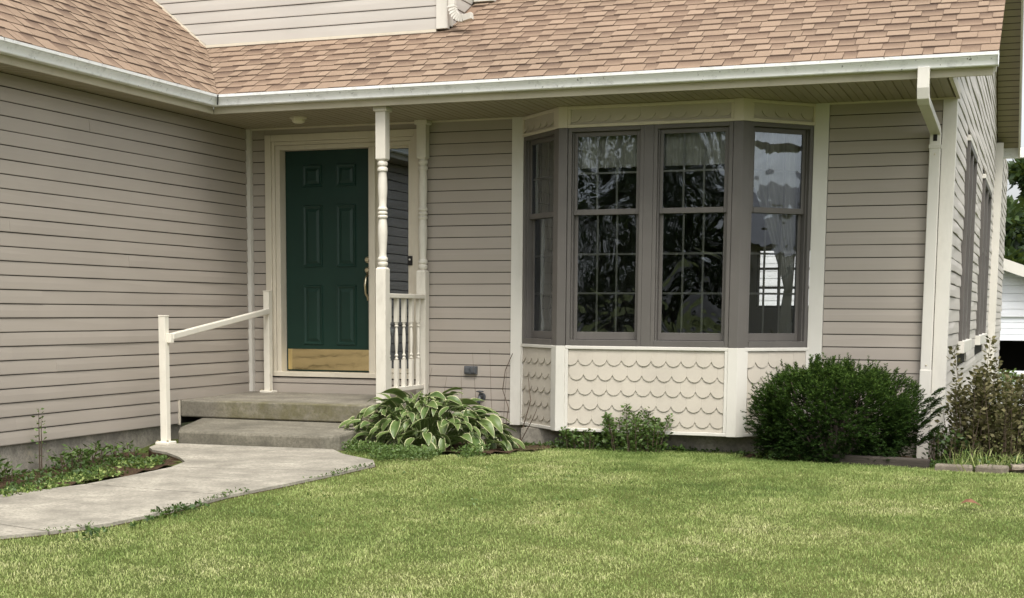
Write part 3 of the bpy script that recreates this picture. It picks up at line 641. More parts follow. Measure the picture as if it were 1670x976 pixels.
# ------------------------------------------------------------------ bay window
BF = FR((3.22, -.5, 0), (1, 0, 0), (0, -1, 0)); r2 = math.sqrt(.5)
BL = FR((2.72, 0, 0), (1, -1, 0), (-1, -1, 0)); BR = FR((4.72, -.5, 0), (1, 1, 0), (1, -1, 0)); SL = .5 * math.sqrt(2)
WZ0, WZ1 = .286, 2.062
def scallops(fr, u0, u1, z0, z1, parent, w=.1245, rows=None, name='scallop_shingle', off=.5):
    e = .1225; sag = .047; k = 0; zt = z1
    zs = []
    z = z1 - .085 if rows is None else z1 - .055
    while (z - sag > z0 - .05 and rows is None) or (rows and k < rows):
        zs.append(z); z -= e; k += 1
    for k, zc in enumerate(zs + ([z] if rows is None else [])):
        last = k == len(zs)
        u = u0 - w + (w * off if k % 2 == 0 else 0) + .01
        while u < u1:
            R_ = (w * w / 4 + sag * sag) / (2 * sag); poly = []
            for i in range(9):
                uu = -w / 2 + w * i / 8; poly.append((u + w / 2 + uu * .997, zc - (math.sqrt(R_ * R_ - uu * uu) - (R_ - sag))))
            top = min(z1, zc + e - .0)
            poly += [(u + w * .9985, top), (u + w * .0015, top)]
            poly = clip(poly, lambda p: p[0] - u0); poly = clip(poly, lambda p: u1 - p[0]) if len(poly) > 2 else []
            poly = clip(poly, lambda p: p[1] - z0) if len(poly) > 2 else []
            if len(poly) > 2 and max(p[0] for p in poly) - min(p[0] for p in poly) > .012:
                j = rnd.uniform(-.0008, .0008)
                f = lambda p: .0155 + j - .0115 * min(1, max(0, (p[1] - (zc - sag)) / (e + sag)))
                mb = MB(); mb.prism([fr(p[0], .001, p[1]) for p in poly], [fr(p[0], f(p), p[1]) for p in poly]); mb.build(name, 'scallop', parent)
            u += w
def bay_panel(fr, u0, u1, z0, z1, trim, mat, label, rows=None, off=.5):
    mb = MB().box(fr, u0, u1, -.06, 0, z0, z1); o = mb.build('bay_panel', 'scallop', house); part(o, label)
    mb = MB(); t = trim
    mb.box(fr, u0, u1, .0, .022, z0, z0 + t); mb.box(fr, u0, u1, .0, .022, z1 - t, z1); mb.box(fr, u0, u0 + t, .0, .0205, z0 + t, z1 - t); mb.box(fr, u1 - t, u1, .0, .0205, z0 + t, z1 - t)
    mb.build('panel_trim', mat, o, bevel=.004)
    scallops(fr, u0 + t + .001, u1 - t - .001, z0 + t + .001, z1 - t - .001, o, rows=rows, off=off)
    return o
PT = .066
for fr, u0, u1, nm, of in ((BF, PT, 1.5 - PT, 'centre', .60), (BL, .02, SL - PT, 'left angled', .4), (BR, PT, SL - .02, 'right angled', .55)):
    bay_panel(fr, u0, u1, -.428, WZ0, .028, 'white', 'cream scallop shingled panel on the %s side below the bay window' % nm, off=of)
    bay_panel(fr, u0, u1, WZ1, 2.234, .026, 'trim', 'narrow scalloped frieze on the %s side above the bay window' % nm, rows=1, off=of)
for (fa, fb) in ((BL, BF), (BF, BR)):
    c = Vector((3.22, -.5, 0)) if fa is BL else Vector((4.72, -.5, 0)); end = SL if fa is BL else 1.5
    for z0, z1, mt, nm in ((-.43, WZ0 - .002, 'white', 'corner_board'), (WZ0 - .001, WZ1, 'taupe', 'window_post'), (WZ1 + .001, 2.235, 'trim', 'corner_board')):
        o_ = .026 if mt != 'taupe' else .02; k = o_ * math.tan(math.radians(22.5))
        def lp(z): return [fa(end - PT + .0, -.05, z), fa(end - PT + .0, o_, z), fa(end + k, o_, z), fb(PT, o_, z), fb(PT, -.05, z), fb(0.02, -.06, z)]
        mb = MB(); mb.prism(lp(z0), lp(z1)); mb.build(nm, mt, house, bevel=.003)
# bay floor, ceiling, wall trim boards
for nm, z0, z1, mt in (('bay_floor', .20, .27, 'scallop'), ('bay_underside', -.43, -.41, 'dark'), ('bay_ceiling', 2.09, 2.12, 'plaster')):
    P = [(2.75, .1), (2.76, .0), (3.24, -.46), (4.70, -.46), (5.18, 0), (5.19, .1)]
    mb = MB(); mb.prism([Vector((x, y, z0)) for x, y in P], [Vector((x, y, z1)) for x, y in P]); mb.build(nm, mt, house)
MB().box(W, 2.72, 5.22, -.12, -.09, -.43, .2).build('bay_back', 'plaster', house)
MB().box(W, 2.628, 2.735, -.02, .034, -.433, 2.234).build('bay_trim', 'white', house, bevel=.003)
MB().box(W, 5.205, 5.322, -.02, .034, -.433, 2.234).build('bay_trim', 'white', house, bevel=.003)

def dh_window(fr, u0, u1, label, glass, cols=3, cottage=True, zlo=WZ0, zhi=WZ1):
    """double hung window: frame, two sashes, panes, muntins behind the glass"""
    mb = MB(); a = .032
    mb.box(fr, u0, u0 + a, -.10, .012, zlo, zhi); mb.box(fr, u1 - a, u1, -.10, .012, zlo, zhi); mb.box(fr, u0 + a, u1 - a, -.10, .0115, zhi - .034, zhi)
    mb.box(fr, u0 + a, u1 - a, -.10, .018, zlo, zlo + .05); mb.box(fr, u0 + a, u0 + a + .012, -.10, -.012, zlo + .05, zhi - .034); mb.box(fr, u1 - a - .012, u1 - a, -.10, -.012, zlo + .05, zhi - .034)
    w = mb.build('window', 'taupe', house, bevel=.003); part(w, label)
    su0, su1 = u0 + a + .013, u1 - a - .013; zm = zlo + (zhi - zlo) * .604
    for nm, za, zb, oo, st, rt, rb in (('upper', zm - .0, zhi - .036, -.028, .026, .036, .044), ('lower', zlo + .052, zm + .03, -.058, .028, .03, .062)):
        mb = MB(); d = .026
        mb.box(fr, su0, su0 + st, oo - d, oo, za, zb); mb.box(fr, su1 - st, su1, oo - d, oo, za, zb)
        mb.box(fr, su0 + st, su1 - st, oo - d, oo + (.003 if nm == 'upper' else 0), za, za + rb); mb.box(fr, su0 + st, su1 - st, oo - d, oo, zb - rt, zb)
        part(mb.build('sash', 'taupe', w, bevel=.0025), nm + ' sash')
        g = [(su0 + st, za + rb), (su1 - st, zb - rt)]
        mb = MB(); mb.add([fr(g[0][0], oo - .012, g[0][1]), fr(g[1][0], oo - .012, g[0][1]), fr(g[1][0], oo - .012, g[1][1]), fr(g[0][0], oo - .012, g[1][1])], [(0, 1, 2, 3)])
        mb.build('pane', glass, w)
        rows = 2 if nm == 'upper' else 3
        for i in range(1, cols):
            uu = g[0][0] + (g[1][0] - g[0][0]) * i / cols; MB().box(fr, uu - .008, uu + .008, oo - .023, oo - .016, g[0][1], g[1][1]).build('muntin', 'muntin', w)
        for i in range(1, rows):
            zz = g[0][1] + (g[1][1] - g[0][1]) * i / rows; MB().box(fr, g[0][0], g[1][0], oo - .0225, oo - .0165, zz - .008, zz + .008).build('muntin', 'muntin', w)
    return w
dh_window(BF, .070, .712, 'left front sash window of the bay, taupe frame', 'glass')
dh_window(BF, .790, 1.430, 'right front sash window of the bay, taupe frame', 'glass')
MB().box(BF, .7125, .7895, -.08, .016, WZ0, WZ1).build('window_post', 'taupe', house, bevel=.003)
dh_window(BL, .035, SL - .067, 'left angled sash window of the bay', 'glass_side')
dh_window(BR, .067, SL - .035, 'right angled sash window of the bay', 'glass_side')
for (a, b, z0, z1), lab in zip(SW, ('nearer tall window on the side wall', 'farther tall window on the side wall')):
    mb = MB()
    mb.box(SIDE, a, b, -.06, .05, z1 - .05, z1); mb.box(SIDE, a, a + .06, -.06, .049, z0 + .06, z1 - .05); mb.box(SIDE, b - .06, b, -.06, .049, z0 + .06, z1 - .05); mb.box(SIDE, (a + b) / 2 - .05, (a + b) / 2 + .05, -.06, .046, z0 + .06, z1 - .05)
    mb.box(SIDE, a + .06, b - .06, -.05, .02, 1.30, 1.36)
    w = mb.build('window', 'taupe', house, bevel=.003); part(w, lab)
    MB().box(SIDE, a - .02, b + .02, -.06, .07, z0 - .05, z0 + .059).build('sill', 'white', w, bevel=.004)
    MB().box(SIDE, a - .02, b + .02, .0, .052, z1 + .001, z1 + .05).build('head_trim', 'white', w, bevel=.003)
    MB().box(SIDE, a + .06, b - .06, -.03, -.026, z0 + .06, z1 - .05).build('pane', 'glass_flat', w)

# curtains
def curtain(name, fr, o, rows, n, amp, per, mat='curtain', ph=0):
    """rows: list of (z, u_left, u_right); pleated sheet"""
    mb = MB(); vs = []
    for z, a, b in rows:
        for i in range(n + 1):
            t = i / n; vs.append(fr(a + (b - a) * t, o + amp * math.sin(t * per * 2 * math.pi + ph + .3 * math.sin(7 * t)) + rnd.uniform(-.002, .002), z))
    k = n + 1; mb.add(vs, [(j * k + i, j * k + i + 1, (j + 1) * k + i + 1, (j + 1) * k + i) for j in range(len(rows) - 1) for i in range(n)])
    return mb.build(name, mat, None, smooth=True)
for u0, u1, lab in ((.10, .70, 'pleated pale valance behind the left front bay window'), (.81, 1.41, 'pleated pale valance behind the right front bay window')):
    c = curtain('valance', BF, -.125, [(2.02, u0, u1), (1.97, u0, u1), (1.88, u0, u1), (1.80, u0, u1), (1.745, u0, u1)], 60, .013, 11, ph=u0 * 9); tag(c, lab, 'curtain', 'valances in the bay window')
c = curtain('drape', BR, -.125, [(2.02, .18, .62), (1.6, .20, .63), (1.34, .30, .63), (1.1, .40, .63), (.9, .48, .62), (.76, .53, .61), (.6, .50, .60), (.33, .46, .62)], 60, .014, 8); tag(c, 'pale drape tied back inside the right angled bay window', 'curtain', 'drapes at the bay sides')
c = curtain('drape', BL, -.125, [(2.02, .10, .50), (1.5, .10, .45), (1.1, .12, .40), (.8, .13, .30), (.6, .12, .28), (.33, .10, .32)], 60, .014, 8); tag(c, 'pale drape hanging inside the left angled bay window', 'curtain', 'drapes at the bay sides')

# ------------------------------------------------------------------ steps, handrail and small fixtures
st = thing('entry_steps', 'two mossy concrete entry steps in front of the green door', 'steps', (1, -.9, -.55))
def slab(name, pts, zt, zb_, lab, bev=.012, mt='stoop'):
    mb = MB(); mb.prism([Vector((x, y, zb_)) - st.location for x, y, z in pts], [Vector((x, y, z)) - st.location for x, y, z in pts]); o = mb.build(name, mt, st, bevel=bev); return part(o, lab)
us = slab('stoop', [(.012, -.012, -.198), (.012, -1.25, -.216), (1.98, -1.25, -.214), (1.98, -.012, -.199)], 0, -.362, 'upper concrete stoop with a green mossy front edge')
MB().add
ls = slab('step', [(.20, -1.20, -.364), (.30, -1.72, -.412), (.42, -1.93, -.418), (1.74, -1.93, -.418), (1.83, -1.80, -.415), (1.90, -1.20, -.366)], 0, -.80, 'lower bare concrete step', .02, 'step')
mb = MB(); mb.box(W, .25, 1.9, .1, 1.12, -.9, -.365); o = mb.build('stoop_base', 'found', st); o.location = -st.location
hr = thing('handrail', 'cream metal handrail with two square posts up the entry steps', 'handrail', (.40, -2.08, gz(.4, -2.08)))
def lw(mb, name, par, mat, bev=.003):
    o = mb.build(name, mat, par, bevel=bev); o.matrix_parent_inverse = Matrix.Translation(-par.location); return o
for (x, y, zb_, zt_) in ((.400, -2.08, -.512, .508), (.243, -.10, -.198, .735)):
    F0 = FR((x, y, 0), (1, 0, 0), (0, -1, 0)); p = lw(MB().box(F0, -.03, .03, -.03, .03, zb_, zt_), 'rail_post', hr, 'rail')
    def sub(mb, n, mt, bev): 
        o = mb.build(n, mt, p, bevel=bev); return o
    sub(MB().box(F0, -.033, .033, -.033, .033, zt_, zt_ + .012), 'post_cap', 'rail', .004)
    sub(MB().box(F0, -.062, .062, -.062, .062, zb_ - .01, zb_ + .016), 'foot_plate', 'rail', .006)
    mb = MB()
    for sx in (-1, 1): mb.lathe((x + sx * .048, y - .048, zb_ + .016), [(.009, 0), (.009, .009), (.005, .012)], 8)
    sub(mb, 'bolt', 'oldbrass', 0)
mb = rect_tube([(.455, -2.055, .35), (.262, -.125, .557)], .044, .052, (1, 0, 0)); lw(mb, 'top_rail', hr, 'rail', .008)
lw(MB().box(FR((.44, -2.06, 0), (1, 0, 0), (0, -1, 0)), -.012, .03, -.02, .024, .30, .375), 'bracket', hr, 'rail')

cl = thing('ceiling_light', 'small round cream light on the porch soffit above the door', 'light', (.86, -.62, 2.236))
mb = MB(); mb.lathe((0, 0, 0), [(.075, 0), (.075, -.012), (.066, -.016)], 24); autosmooth(mb.build('base_ring', 'trim', cl))
mb = MB(); mb.lathe((0, 0, 0), [(.058, -.012), (.058, -.03), (.050, -.044), (.030, -.052), (.004, -.054)], 24); autosmooth(mb.build('lens', 'lamp', cl), 60)
ot = thing('outdoor_outlet', 'grey outdoor socket box with cover flaps on the siding above the hosta', 'outlet', (2.255, -.015, .044))
F0 = FR((0, 0, 0), (1, 0, 0), (0, -1, 0))
MB().box(F0, -.060, .060, -.005, .030, -.036, .036).build('box', 'plastic', ot, bevel=.004)
for s in (-1, 1): MB().box(F0, s * .029 - .023, s * .029 + .023, .030, .040, -.024, .024).build('flap', 'plastic', ot, bevel=.004)
tp = thing('hose_tap', 'dark grey hose tap on the siding just above the hosta', 'tap', (2.36, -.015, -.19))
mb = MB(); mb.tube([(0, .02, 0), (0, -.06, 0), (.0, -.085, -.012), (0, -.095, -.06)], [.018, .018, .017, .015], 10); mb.build('spout', 'plastic', tp, smooth=True)
mb = MB(); mb.tube([(0, -.05, .005), (0, -.06, .04)], .008, 8); mb.lathe((0, -.06, .04), [(.012, 0), (.034, .004), (.036, .010), (.012, .016)], 12); mb.build('tap_handle', 'plastic', tp)
mb = MB(); mb.tube([(0, -.002, 0), (0, -.012, 0)], .035, 14); mb.build('wall_flange', 'plastic', tp)
db = thing('doorbell', 'small dark doorbell button on the door frame beside the sidelight', 'doorbell', (1.660, -.019, 1.015))
MB().box(F0, -.022, .022, 0, .012, -.042, .042).build('plate', 'dark', db, bevel=.003)
mb = MB(); mb.tube([(0, -.012, .01), (0, -.016, .01)], .009, 10); mb.build('button', 'white', db)

# ------------------------------------------------------------------ plants
def leafcards(n, pos, size, up, tone, aspect=.5, fold=True):
    """n leaves as 4-vertex folded rhombs: pos (n,3), size (n,), up (n,3) leaf axis"""
    ax = up / (np.linalg.norm(up, axis=1, keepdims=True) + 1e-9)
    r = NP.randn(n, 3); s = np.cross(ax, r); s /= np.linalg.norm(s, axis=1, keepdims=True) + 1e-9; nn = np.cross(ax, s)
    L_ = size[:, None]; b = pos; m1 = pos + ax * L_ * .45 + s * L_ * aspect * .5 + nn * L_ * .08; m2 = pos + ax * L_ * .45 - s * L_ * aspect * .5 + nn * L_ * .08; t = pos + ax * L_
    V = np.stack([b, m1, t, m2], 1).reshape(-1, 3); i = np.arange(n) * 4
    F = np.concatenate([np.stack([i, i + 1, i + 2], 1), np.stack([i, i + 2, i + 3], 1)]); return V, F, np.repeat(tone, 4)

# --- hosta: separate leaves on arching petioles
HC = Vector((2.30, -1.18, gz(2.3, -1.2)))
hosta = thing('hosta', 'broad hosta with green leaves edged in cream beside the entry steps', 'plant', HC)
def hosta_leaf(seed):
    r = random.Random(seed); Lf, Wf = .165, .074 * r.uniform(.85, 1.15); rows = 9; vs = []; mg = []
    cs = (-1, -.82, -.40, 0, .40, .82, 1)
    droop = r.uniform(.5, 1.15); wave = r.uniform(0, 6)
    for j in range(rows):
        t = j / (rows - 1); w = Wf / 2 * (max(0, math.sin(math.pi * min(1, (t + .07) / 1.08) ** .72)) ** .8) * (1 if j < rows - 1 else .03)
        # arching midrib
        a = .25 - droop * t * 1.25; 
        x = Lf * (t - .12 * t * t * droop); z = Lf * (.22 * t - .55 * droop * t * t)
        for c in cs:
            cup = .32 * w * abs(c) + .05 * w * math.sin(9 * t + wave + 2 * c); back = -.018 * abs(c) if j < 2 else 0
            vs.append((x + back, c * w, z + cup)); mg.append(1. if abs(c) > .9 or j == rows - 1 else (.45 if abs(c) > .7 else 0.))
    n = len(cs); fs = [(j * n + i, j * n + i + 1, (j + 1) * n + i + 1, (j + 1) * n + i) for j in range(rows - 1) for i in range(n - 1)]
    mb = MB(); mb.add(vs, fs, mg); return mb.mesh('hosta_leaf', M['hosta'], True, 'margin')
LV = [hosta_leaf(s) for s in range(9)]
stems = MB(); hr_ = random.Random(5)
NL = 298
for i in range(NL):
    ring = (i + .5) / NL; a = i * 2.39996 + hr_.uniform(-.3, .3)
    rr = math.sqrt(ring); el_ = (1 - ring)                      # inner leaves high and upright, outer ones low and drooping
    hx, hy = .72, .60
    x, y = math.cos(a) * rr * hx, math.sin(a) * rr * hy
    if -1.18 + y > -.12: y = -.1 + 1.18 - .1
    if 2.30 + x < 1.94 and -1.18 + y > -1.35: x = 1.94 - 2.30 + hr_.uniform(0, .1) ; y = min(y, -.02)
    h = .08 + .33 * (1 - rr ** 2.6) ** .8 + hr_.uniform(-.09, .04)
    if h < .09: h = .09
    o = link('leaf', LV[i % 9], hosta); yaw = a + hr_.gauss(0, .55); pit = (.40 - .85 * rr) + hr_.gauss(0, .35); s = hr_.uniform(.5, 1.3)
    o.location = (x, y, h); o.rotation_euler = (hr_.gauss(0, .4), -pit, yaw); o.scale = (s, s, s)
    b = Vector((x * .18, y * .18, 0)); e = Vector((x, y, h)); mid = (b + e) / 2 + Vector((0, 0, .07)); stems.tube([b, b.lerp(mid, .6), mid, e], [.004, .004, .0035, .003], 4)
EV, EF, EM = [], [], []
for i in range(190):
    a = hr_.uniform(0, 6.283); rr = math.sqrt(hr_.random()); x, y = math.cos(a) * rr * .74, math.sin(a) * rr * .60
    if 2.30 + x < 1.94 and -1.18 + y > -1.35: continue
    h = max(.05, .05 + .27 * (1 - rr ** 2.6) ** .8 - hr_.uniform(0, .14)); sc_ = hr_.uniform(.5, 1.0)
    mat_ = Matrix.Translation((x, y, h)) @ Matrix.Rotation(a + hr_.gauss(0, .7), 4, 'Z') @ Matrix.Rotation(-(.2 - .9 * rr) + hr_.gauss(0, .4), 4, 'Y') @ Matrix.Rotation(hr_.gauss(0, .5), 4, 'X') @ Matrix.Scale(sc_, 4)
    me = LV[i % 9]; b0 = len(EV); EV += [tuple(mat_ @ v.co) for v in me.vertices]; EF += [tuple(b0 + q for q in p.vertices) for p in me.polygons]; EM += [d_.value for d_ in me.attributes['margin'].data]
o = bulk('inner_leaves', np.array(EV), np.array(EF), 'hosta', np.array(EM), hosta, 'margin'); o['kind'] = 'stuff'
stems.build('leaf_stalks', 'greenstem', hosta)['kind'] = 'stuff'
for i in range(6):
    mb = MB(); x, y = hr_.uniform(-.05, .65), hr_.uniform(-.2, .45); h = hr_.uniform(.55, .85); q = hr_.uniform(-.1, .14)
    mb.tube([(x, y, .2), (x + q * .4, y, .4), (x + q, y + .02, h)], [.002, .0016, .0009], 4); mb.build('flower_stalk', 'stem', hosta)

def sprigs(n, inside, tonef, nl, L_, w, spread):
    """needle sprigs: each a short twig with nl flat needles; inside(n)-> positions, outward dirs"""
    P, D = inside(n); n = len(P); D /= np.linalg.norm(D, axis=1, keepdims=True); Vs = []; Fs = []; T = []; b = 0
    for k in range(nl):
        t = (k // 2) / (nl / 2); side = 1 if k % 2 else -1
        ref = NP.randn(n, 3) * .35 + np.array([0, 0, 1.]); s = np.cross(D, ref); s /= np.linalg.norm(s, axis=1, keepdims=True)
        base = P + D * (t * spread); dr = s * side * .8 + D * .7 + NP.randn(n, 3) * .15; dr /= np.linalg.norm(dr, axis=1, keepdims=True)
        wv = np.cross(dr, NP.randn(n, 3)); wv /= np.linalg.norm(wv, axis=1, keepdims=True)
        l = L_ * (1 - .45 * t); V = np.stack([base - wv * w, base + wv * w, base + dr * l], 1).reshape(-1, 3)
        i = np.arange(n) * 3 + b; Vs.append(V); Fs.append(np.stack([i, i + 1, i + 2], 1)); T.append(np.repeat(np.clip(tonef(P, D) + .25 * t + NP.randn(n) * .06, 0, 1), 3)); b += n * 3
    return np.concatenate(Vs), np.concatenate(Fs), np.concatenate(T)
# --- yew
yew = thing('yew_bush', 'dense rounded dark green yew bush below the right end of the bay', 'bush', (5.52, -.62, gz(5.5, -.6)))
def yew_pts(n):
    u = NP.rand(n); a = NP.rand(n) * 2 * np.pi; ph = np.arccos(1 - NP.rand(n) * 1.75)
    d = np.stack([np.cos(a) * np.sin(ph), np.sin(a) * np.sin(ph), np.cos(ph)], 1)
    p = 2.7; nr = (np.abs(d[:, 0]) ** p + np.abs(d[:, 1]) ** p + np.abs(d[:, 2]) ** p) ** (1 / p); sd = d / nr[:, None]
    lump = 1 + .07 * np.sin(9 * a + 4 * ph) + .07 * np.sin(5 * a - 7 * ph + 1) + .05 * np.sin(17 * a + 11 * ph) + .045 * NP.randn(n)
    r = (1 - .30 * NP.rand(n) ** 1.8) * lump
    P = sd * r[:, None] * np.array([.575, .45, .37]) + np.array([0, 0, .335]); P[:, 2] = np.maximum(P[:, 2], .05)
    D = sd + NP.randn(n, 3) * .45 + np.array([0, 0, .45])
    hole = np.sin(15 * P[:, 0] + 3 * P[:, 2]) * np.sin(13 * P[:, 2] + 5 * P[:, 1] + 1) + .35 * np.sin(31 * P[:, 0] - 23 * P[:, 2])
    k = (hole < .55) | (NP.rand(n) < .25) | (r < .74); P, D = P[k], D[k]
    m_ = 160; a = NP.rand(m_) * 6.283; q = np.sqrt(NP.rand(m_)); j = NP.rand(m_) * .11       # stray shoots above the clipped outline
    g = (NP.rand(m_) * 22).astype(int); a = a[g]; q = q[g]
    Q = np.stack([np.cos(a) * q * .5, np.sin(a) * q * .38, .335 + .37 * (1 - q ** 2.7) ** .37 + j - .01], 1); return np.concatenate([P, Q]), np.concatenate([D, np.stack([NP.randn(m_) * .3, NP.randn(m_) * .3, np.ones(m_)], 1)])
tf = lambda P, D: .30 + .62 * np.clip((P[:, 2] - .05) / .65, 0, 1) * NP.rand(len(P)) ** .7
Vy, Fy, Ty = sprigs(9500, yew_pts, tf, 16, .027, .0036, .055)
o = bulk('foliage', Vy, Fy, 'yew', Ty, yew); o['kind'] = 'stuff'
def yew_out(n):
    x = NP.rand(n); P = np.stack([.60 + x * .16, -.1 + NP.randn(n) * .05, .30 + .16 * x + NP.choice([-.16, -.03, .05, .12], n) + NP.randn(n) * .01], 1); D = np.stack([np.ones(n), NP.randn(n) * .3, .5 + NP.randn(n) * .2], 1); return P, D
Vq, Fq, Tq = sprigs(220, yew_out, lambda P, D: .35 + 0 * P[:, 0], 16, .03, .0026, .07)
o = bulk('side_sprays', Vq, Fq, 'yew', Tq, yew); o['kind'] = 'stuff'
mb = MB()
for i in range(26):
    a = i * 2.4; q = .35 * math.sqrt((i + 1) / 26); mb.tube([(q * .3 * math.cos(a), q * .3 * math.sin(a), 0), (q * math.cos(a), q * .8 * math.sin(a), .3), (1.5 * q * math.cos(a), 1.1 * q * math.sin(a), .62)], [.012, .009, .004], 5)
mb.build('branches', 'bark', yew)

def leafy_shrub(name, label, cat, loc, stems_, leaf, dens, mat, tone0, lean=.25, group=None, aspect=.62, gap=.0):
    """upright stems, each clothed in leaves; stems_: list of (x, y, height)"""
    t = thing(name, label, cat, loc, group); mb = MB(); Ps = []; Ds = []; Ts = []
    for (x, y, h) in stems_:
        dx, dy = rnd.gauss(0, lean * .35) * h + x * .25, rnd.gauss(0, lean * .35) * h + y * .2
        pts = [Vector((x, y, -.02)), Vector((x + dx * .35, y + dy * .35, h * .4)), Vector((x + dx * .75, y + dy * .75, h * .75)), Vector((x + dx, y + dy, h))]
        mb.tube(pts, [.005, .004, .003, .0015], 4)
        nl = int(dens * h)
        for k in range(nl):
            f = gap + (1 - gap) * (k + rnd.random()) / nl; seg = min(2, int(f * 3)); q = pts[seg].lerp(pts[seg + 1], f * 3 - seg)
            a = k * 2.4 + rnd.random(); out = Vector((math.cos(a), math.sin(a), rnd.uniform(.1, .9)))
            off = rnd.random() * leaf * 2.2 * (1.25 - f)
            Ps.append(q + Vector((out.x, out.y, out.z * .4)) * off); Ds.append(out); Ts.append(min(1, max(0, tone0 + rnd.gauss(0, .2) + .15 * f)))
    mb.build('stems', 'stem', t)
    n = len(Ps); V, F, T = leafcards(n, np.array([tuple(p) for p in Ps]), leaf * (.7 + .6 * NP.rand(n)), np.array([tuple(p) for p in Ds]), np.array(Ts), aspect)
    bulk('leaves', V, F, mat, T, t)['kind'] = 'stuff'; return t
R0 = random.Random(21)
def scatter(n, rx, ry, h0, h1, prof): 
    out = []
    for i in range(n):
        a, r = R0.random() * 6.283, math.sqrt(R0.random()); x, y = rx * r * math.cos(a), ry * r * math.sin(a); out.append((x, y, prof(x, y) * R0.uniform(h0, h1)))
    return out
leafy_shrub('leafy_shrub', 'tall bronze green leafy shrub at the right corner of the house', 'shrub', (6.66, -.42, gz(6.6, -.4)),
            scatter(52, .34, .30, .62, 1.02, lambda x, y: .80 - .55 * abs(x)) + [(-.10, .02, .98), (-.13, .0, .90), (-.06, .03, .82), (.02, .05, .76)], .042, 120, 'shrub', .36)
leafy_shrub('leafy_shrub', 'bronze green leafy shrub at the right edge of the view by the side wall', 'shrub', (7.22, -.30, gz(7.2, -.3)),
            scatter(46, .30, .32, .7, 1.02, lambda x, y: .72), .042, 120, 'shrub', .36)
leafy_shrub('low_shrub', 'dark leafy seedling between the downspout and the bronze shrub', 'shrub', (6.35, -.55, gz(6.3, -.5)), scatter(16, .12, .1, .7, 1.1, lambda x, y: .27), .045, 70, 'weed', .2)
leafy_shrub('low_shrub', 'small light green shrub against the scalloped panel under the bay', 'shrub', (3.92, -.55, gz(3.9, -.5)),
            scatter(30, .22, .14, .7, 1.15, lambda x, y: .30) + [(-.08, 0, .40), (.09, 0, .37), (.0, .03, .33)], .032, 230, 'weed', .62)
leafy_shrub('low_shrub', 'low spreading green shrublet left of the small shrub under the bay', 'shrub', (3.50, -.52, gz(3.5, -.5)), scatter(34, .24, .12, .6, 1.1, lambda x, y: .17), .03, 260, 'weed', .45)
leafy_shrub('tall_weed', 'tall thin seeding weed against the left wing foundation', 'weed', (.10, -3.30, gz(.1, -3.3)), [(0, 0, .50), (.01, .01, .42)], .03, 60, 'weed', .7, lean=.05)
for (x, y, h, lab) in ((.18, -3.05, .13, 'leafy weed clump below the tall weed by the foundation'), (.28, -2.45, .12, 'upright broadleaf weed by the foundation near the walk'), (.15, -2.75, .14, 'dandelion like weed in the middle of the left bed'), (.12, -3.75, .15, 'bushy weed at the left edge of the bed')):
    leafy_shrub('weed', lab, 'weed', (x, y, gz(x, y) + .01), scatter(9, .12, .12, .7, 1.2, lambda a, b: h), .055, 90, 'weed', .5, lean=.5, group='weeds along the left foundation', aspect=.35)
# dry stems and a thin cable by the bay
mb = MB(); mb.tube([(2.66, -.06, .20), (2.60, -.08, .05), (2.58, -.09, -.12), (2.64, -.10, -.28), (2.62, -.12, -.45)], .0035, 5); tag(mb.build('cable', 'stem'), 'thin dark cable curling down the white trim left of the bay', 'cable')
mb = MB(); mb.tube([(2.80, -.30, -.62), (2.83, -.24, -.42), (2.90, -.26, -.2), (2.86, -.22, .02)], [.006, .005, .004, .002], 5); mb.tube([(2.80, -.30, -.6), (2.95, -.36, -.36), (3.0, -.38, -.26)], [.005, .004, .002], 5); tag(mb.build('dry_stem', 'stem'), 'bare twig leaning on the left scalloped bay panel', 'twig')

# ------------------------------------------------------------------ timber, stones, dead leaf
F0 = FR((5.42, -.86, 0), (1, -.17, 0), (-.17, -1, 0)); zt = gz(5.8, -1)
tag(MB().box(F0, 0, .86, 0, .09, zt - .05, zt + .075).build('landscape_timber', 'timber', bevel=.012), 'dark weathered timber edging the bed in front of the yew', 'timber')
for (x, y, w, d, h, rz, lab) in ((6.44, -1.18, .26, .10, .05, -.02, 'flat mossy edging stone next to the timber'), (6.70, -1.19, .20, .16, .055, -.25, 'middle pale edging stone with a pointed end'), (6.92, -1.02, .20, .16, .06, .12, 'pale edging stone at the right edge of the view')):
    F1 = FR((x, y, 0), (math.cos(rz), math.sin(rz), 0), (math.sin(rz), -math.cos(rz), 0)); z = gz(x, y)
    tag(MB().box(F1, -w / 2, w / 2, -d / 2, d / 2, z - .03, z + h).build('edging_stone', 'stone', bevel=.014), lab, 'stone', 'edging stones along the right bed')
dl = MB(); c = Vector((6.64, -3.23, gz(6.6, -3.2) + .035))
vs = [c + Vector((x, y, z)) for x, y, z in ((-.06, 0, .0), (-.02, -.025, .018), (.03, -.022, .012), (.07, .0, -.01), (.02, .03, .02), (-.03, .025, .026), (0, 0, .035))]
dl.add(vs, [(0, 1, 6), (1, 2, 6), (2, 3, 6), (3, 4, 6), (4, 5, 6), (5, 0, 6)]); tag(dl.build('dead_leaf', 'deadleaf'), 'curled reddish brown dead leaf lying on the lawn', 'leaf')

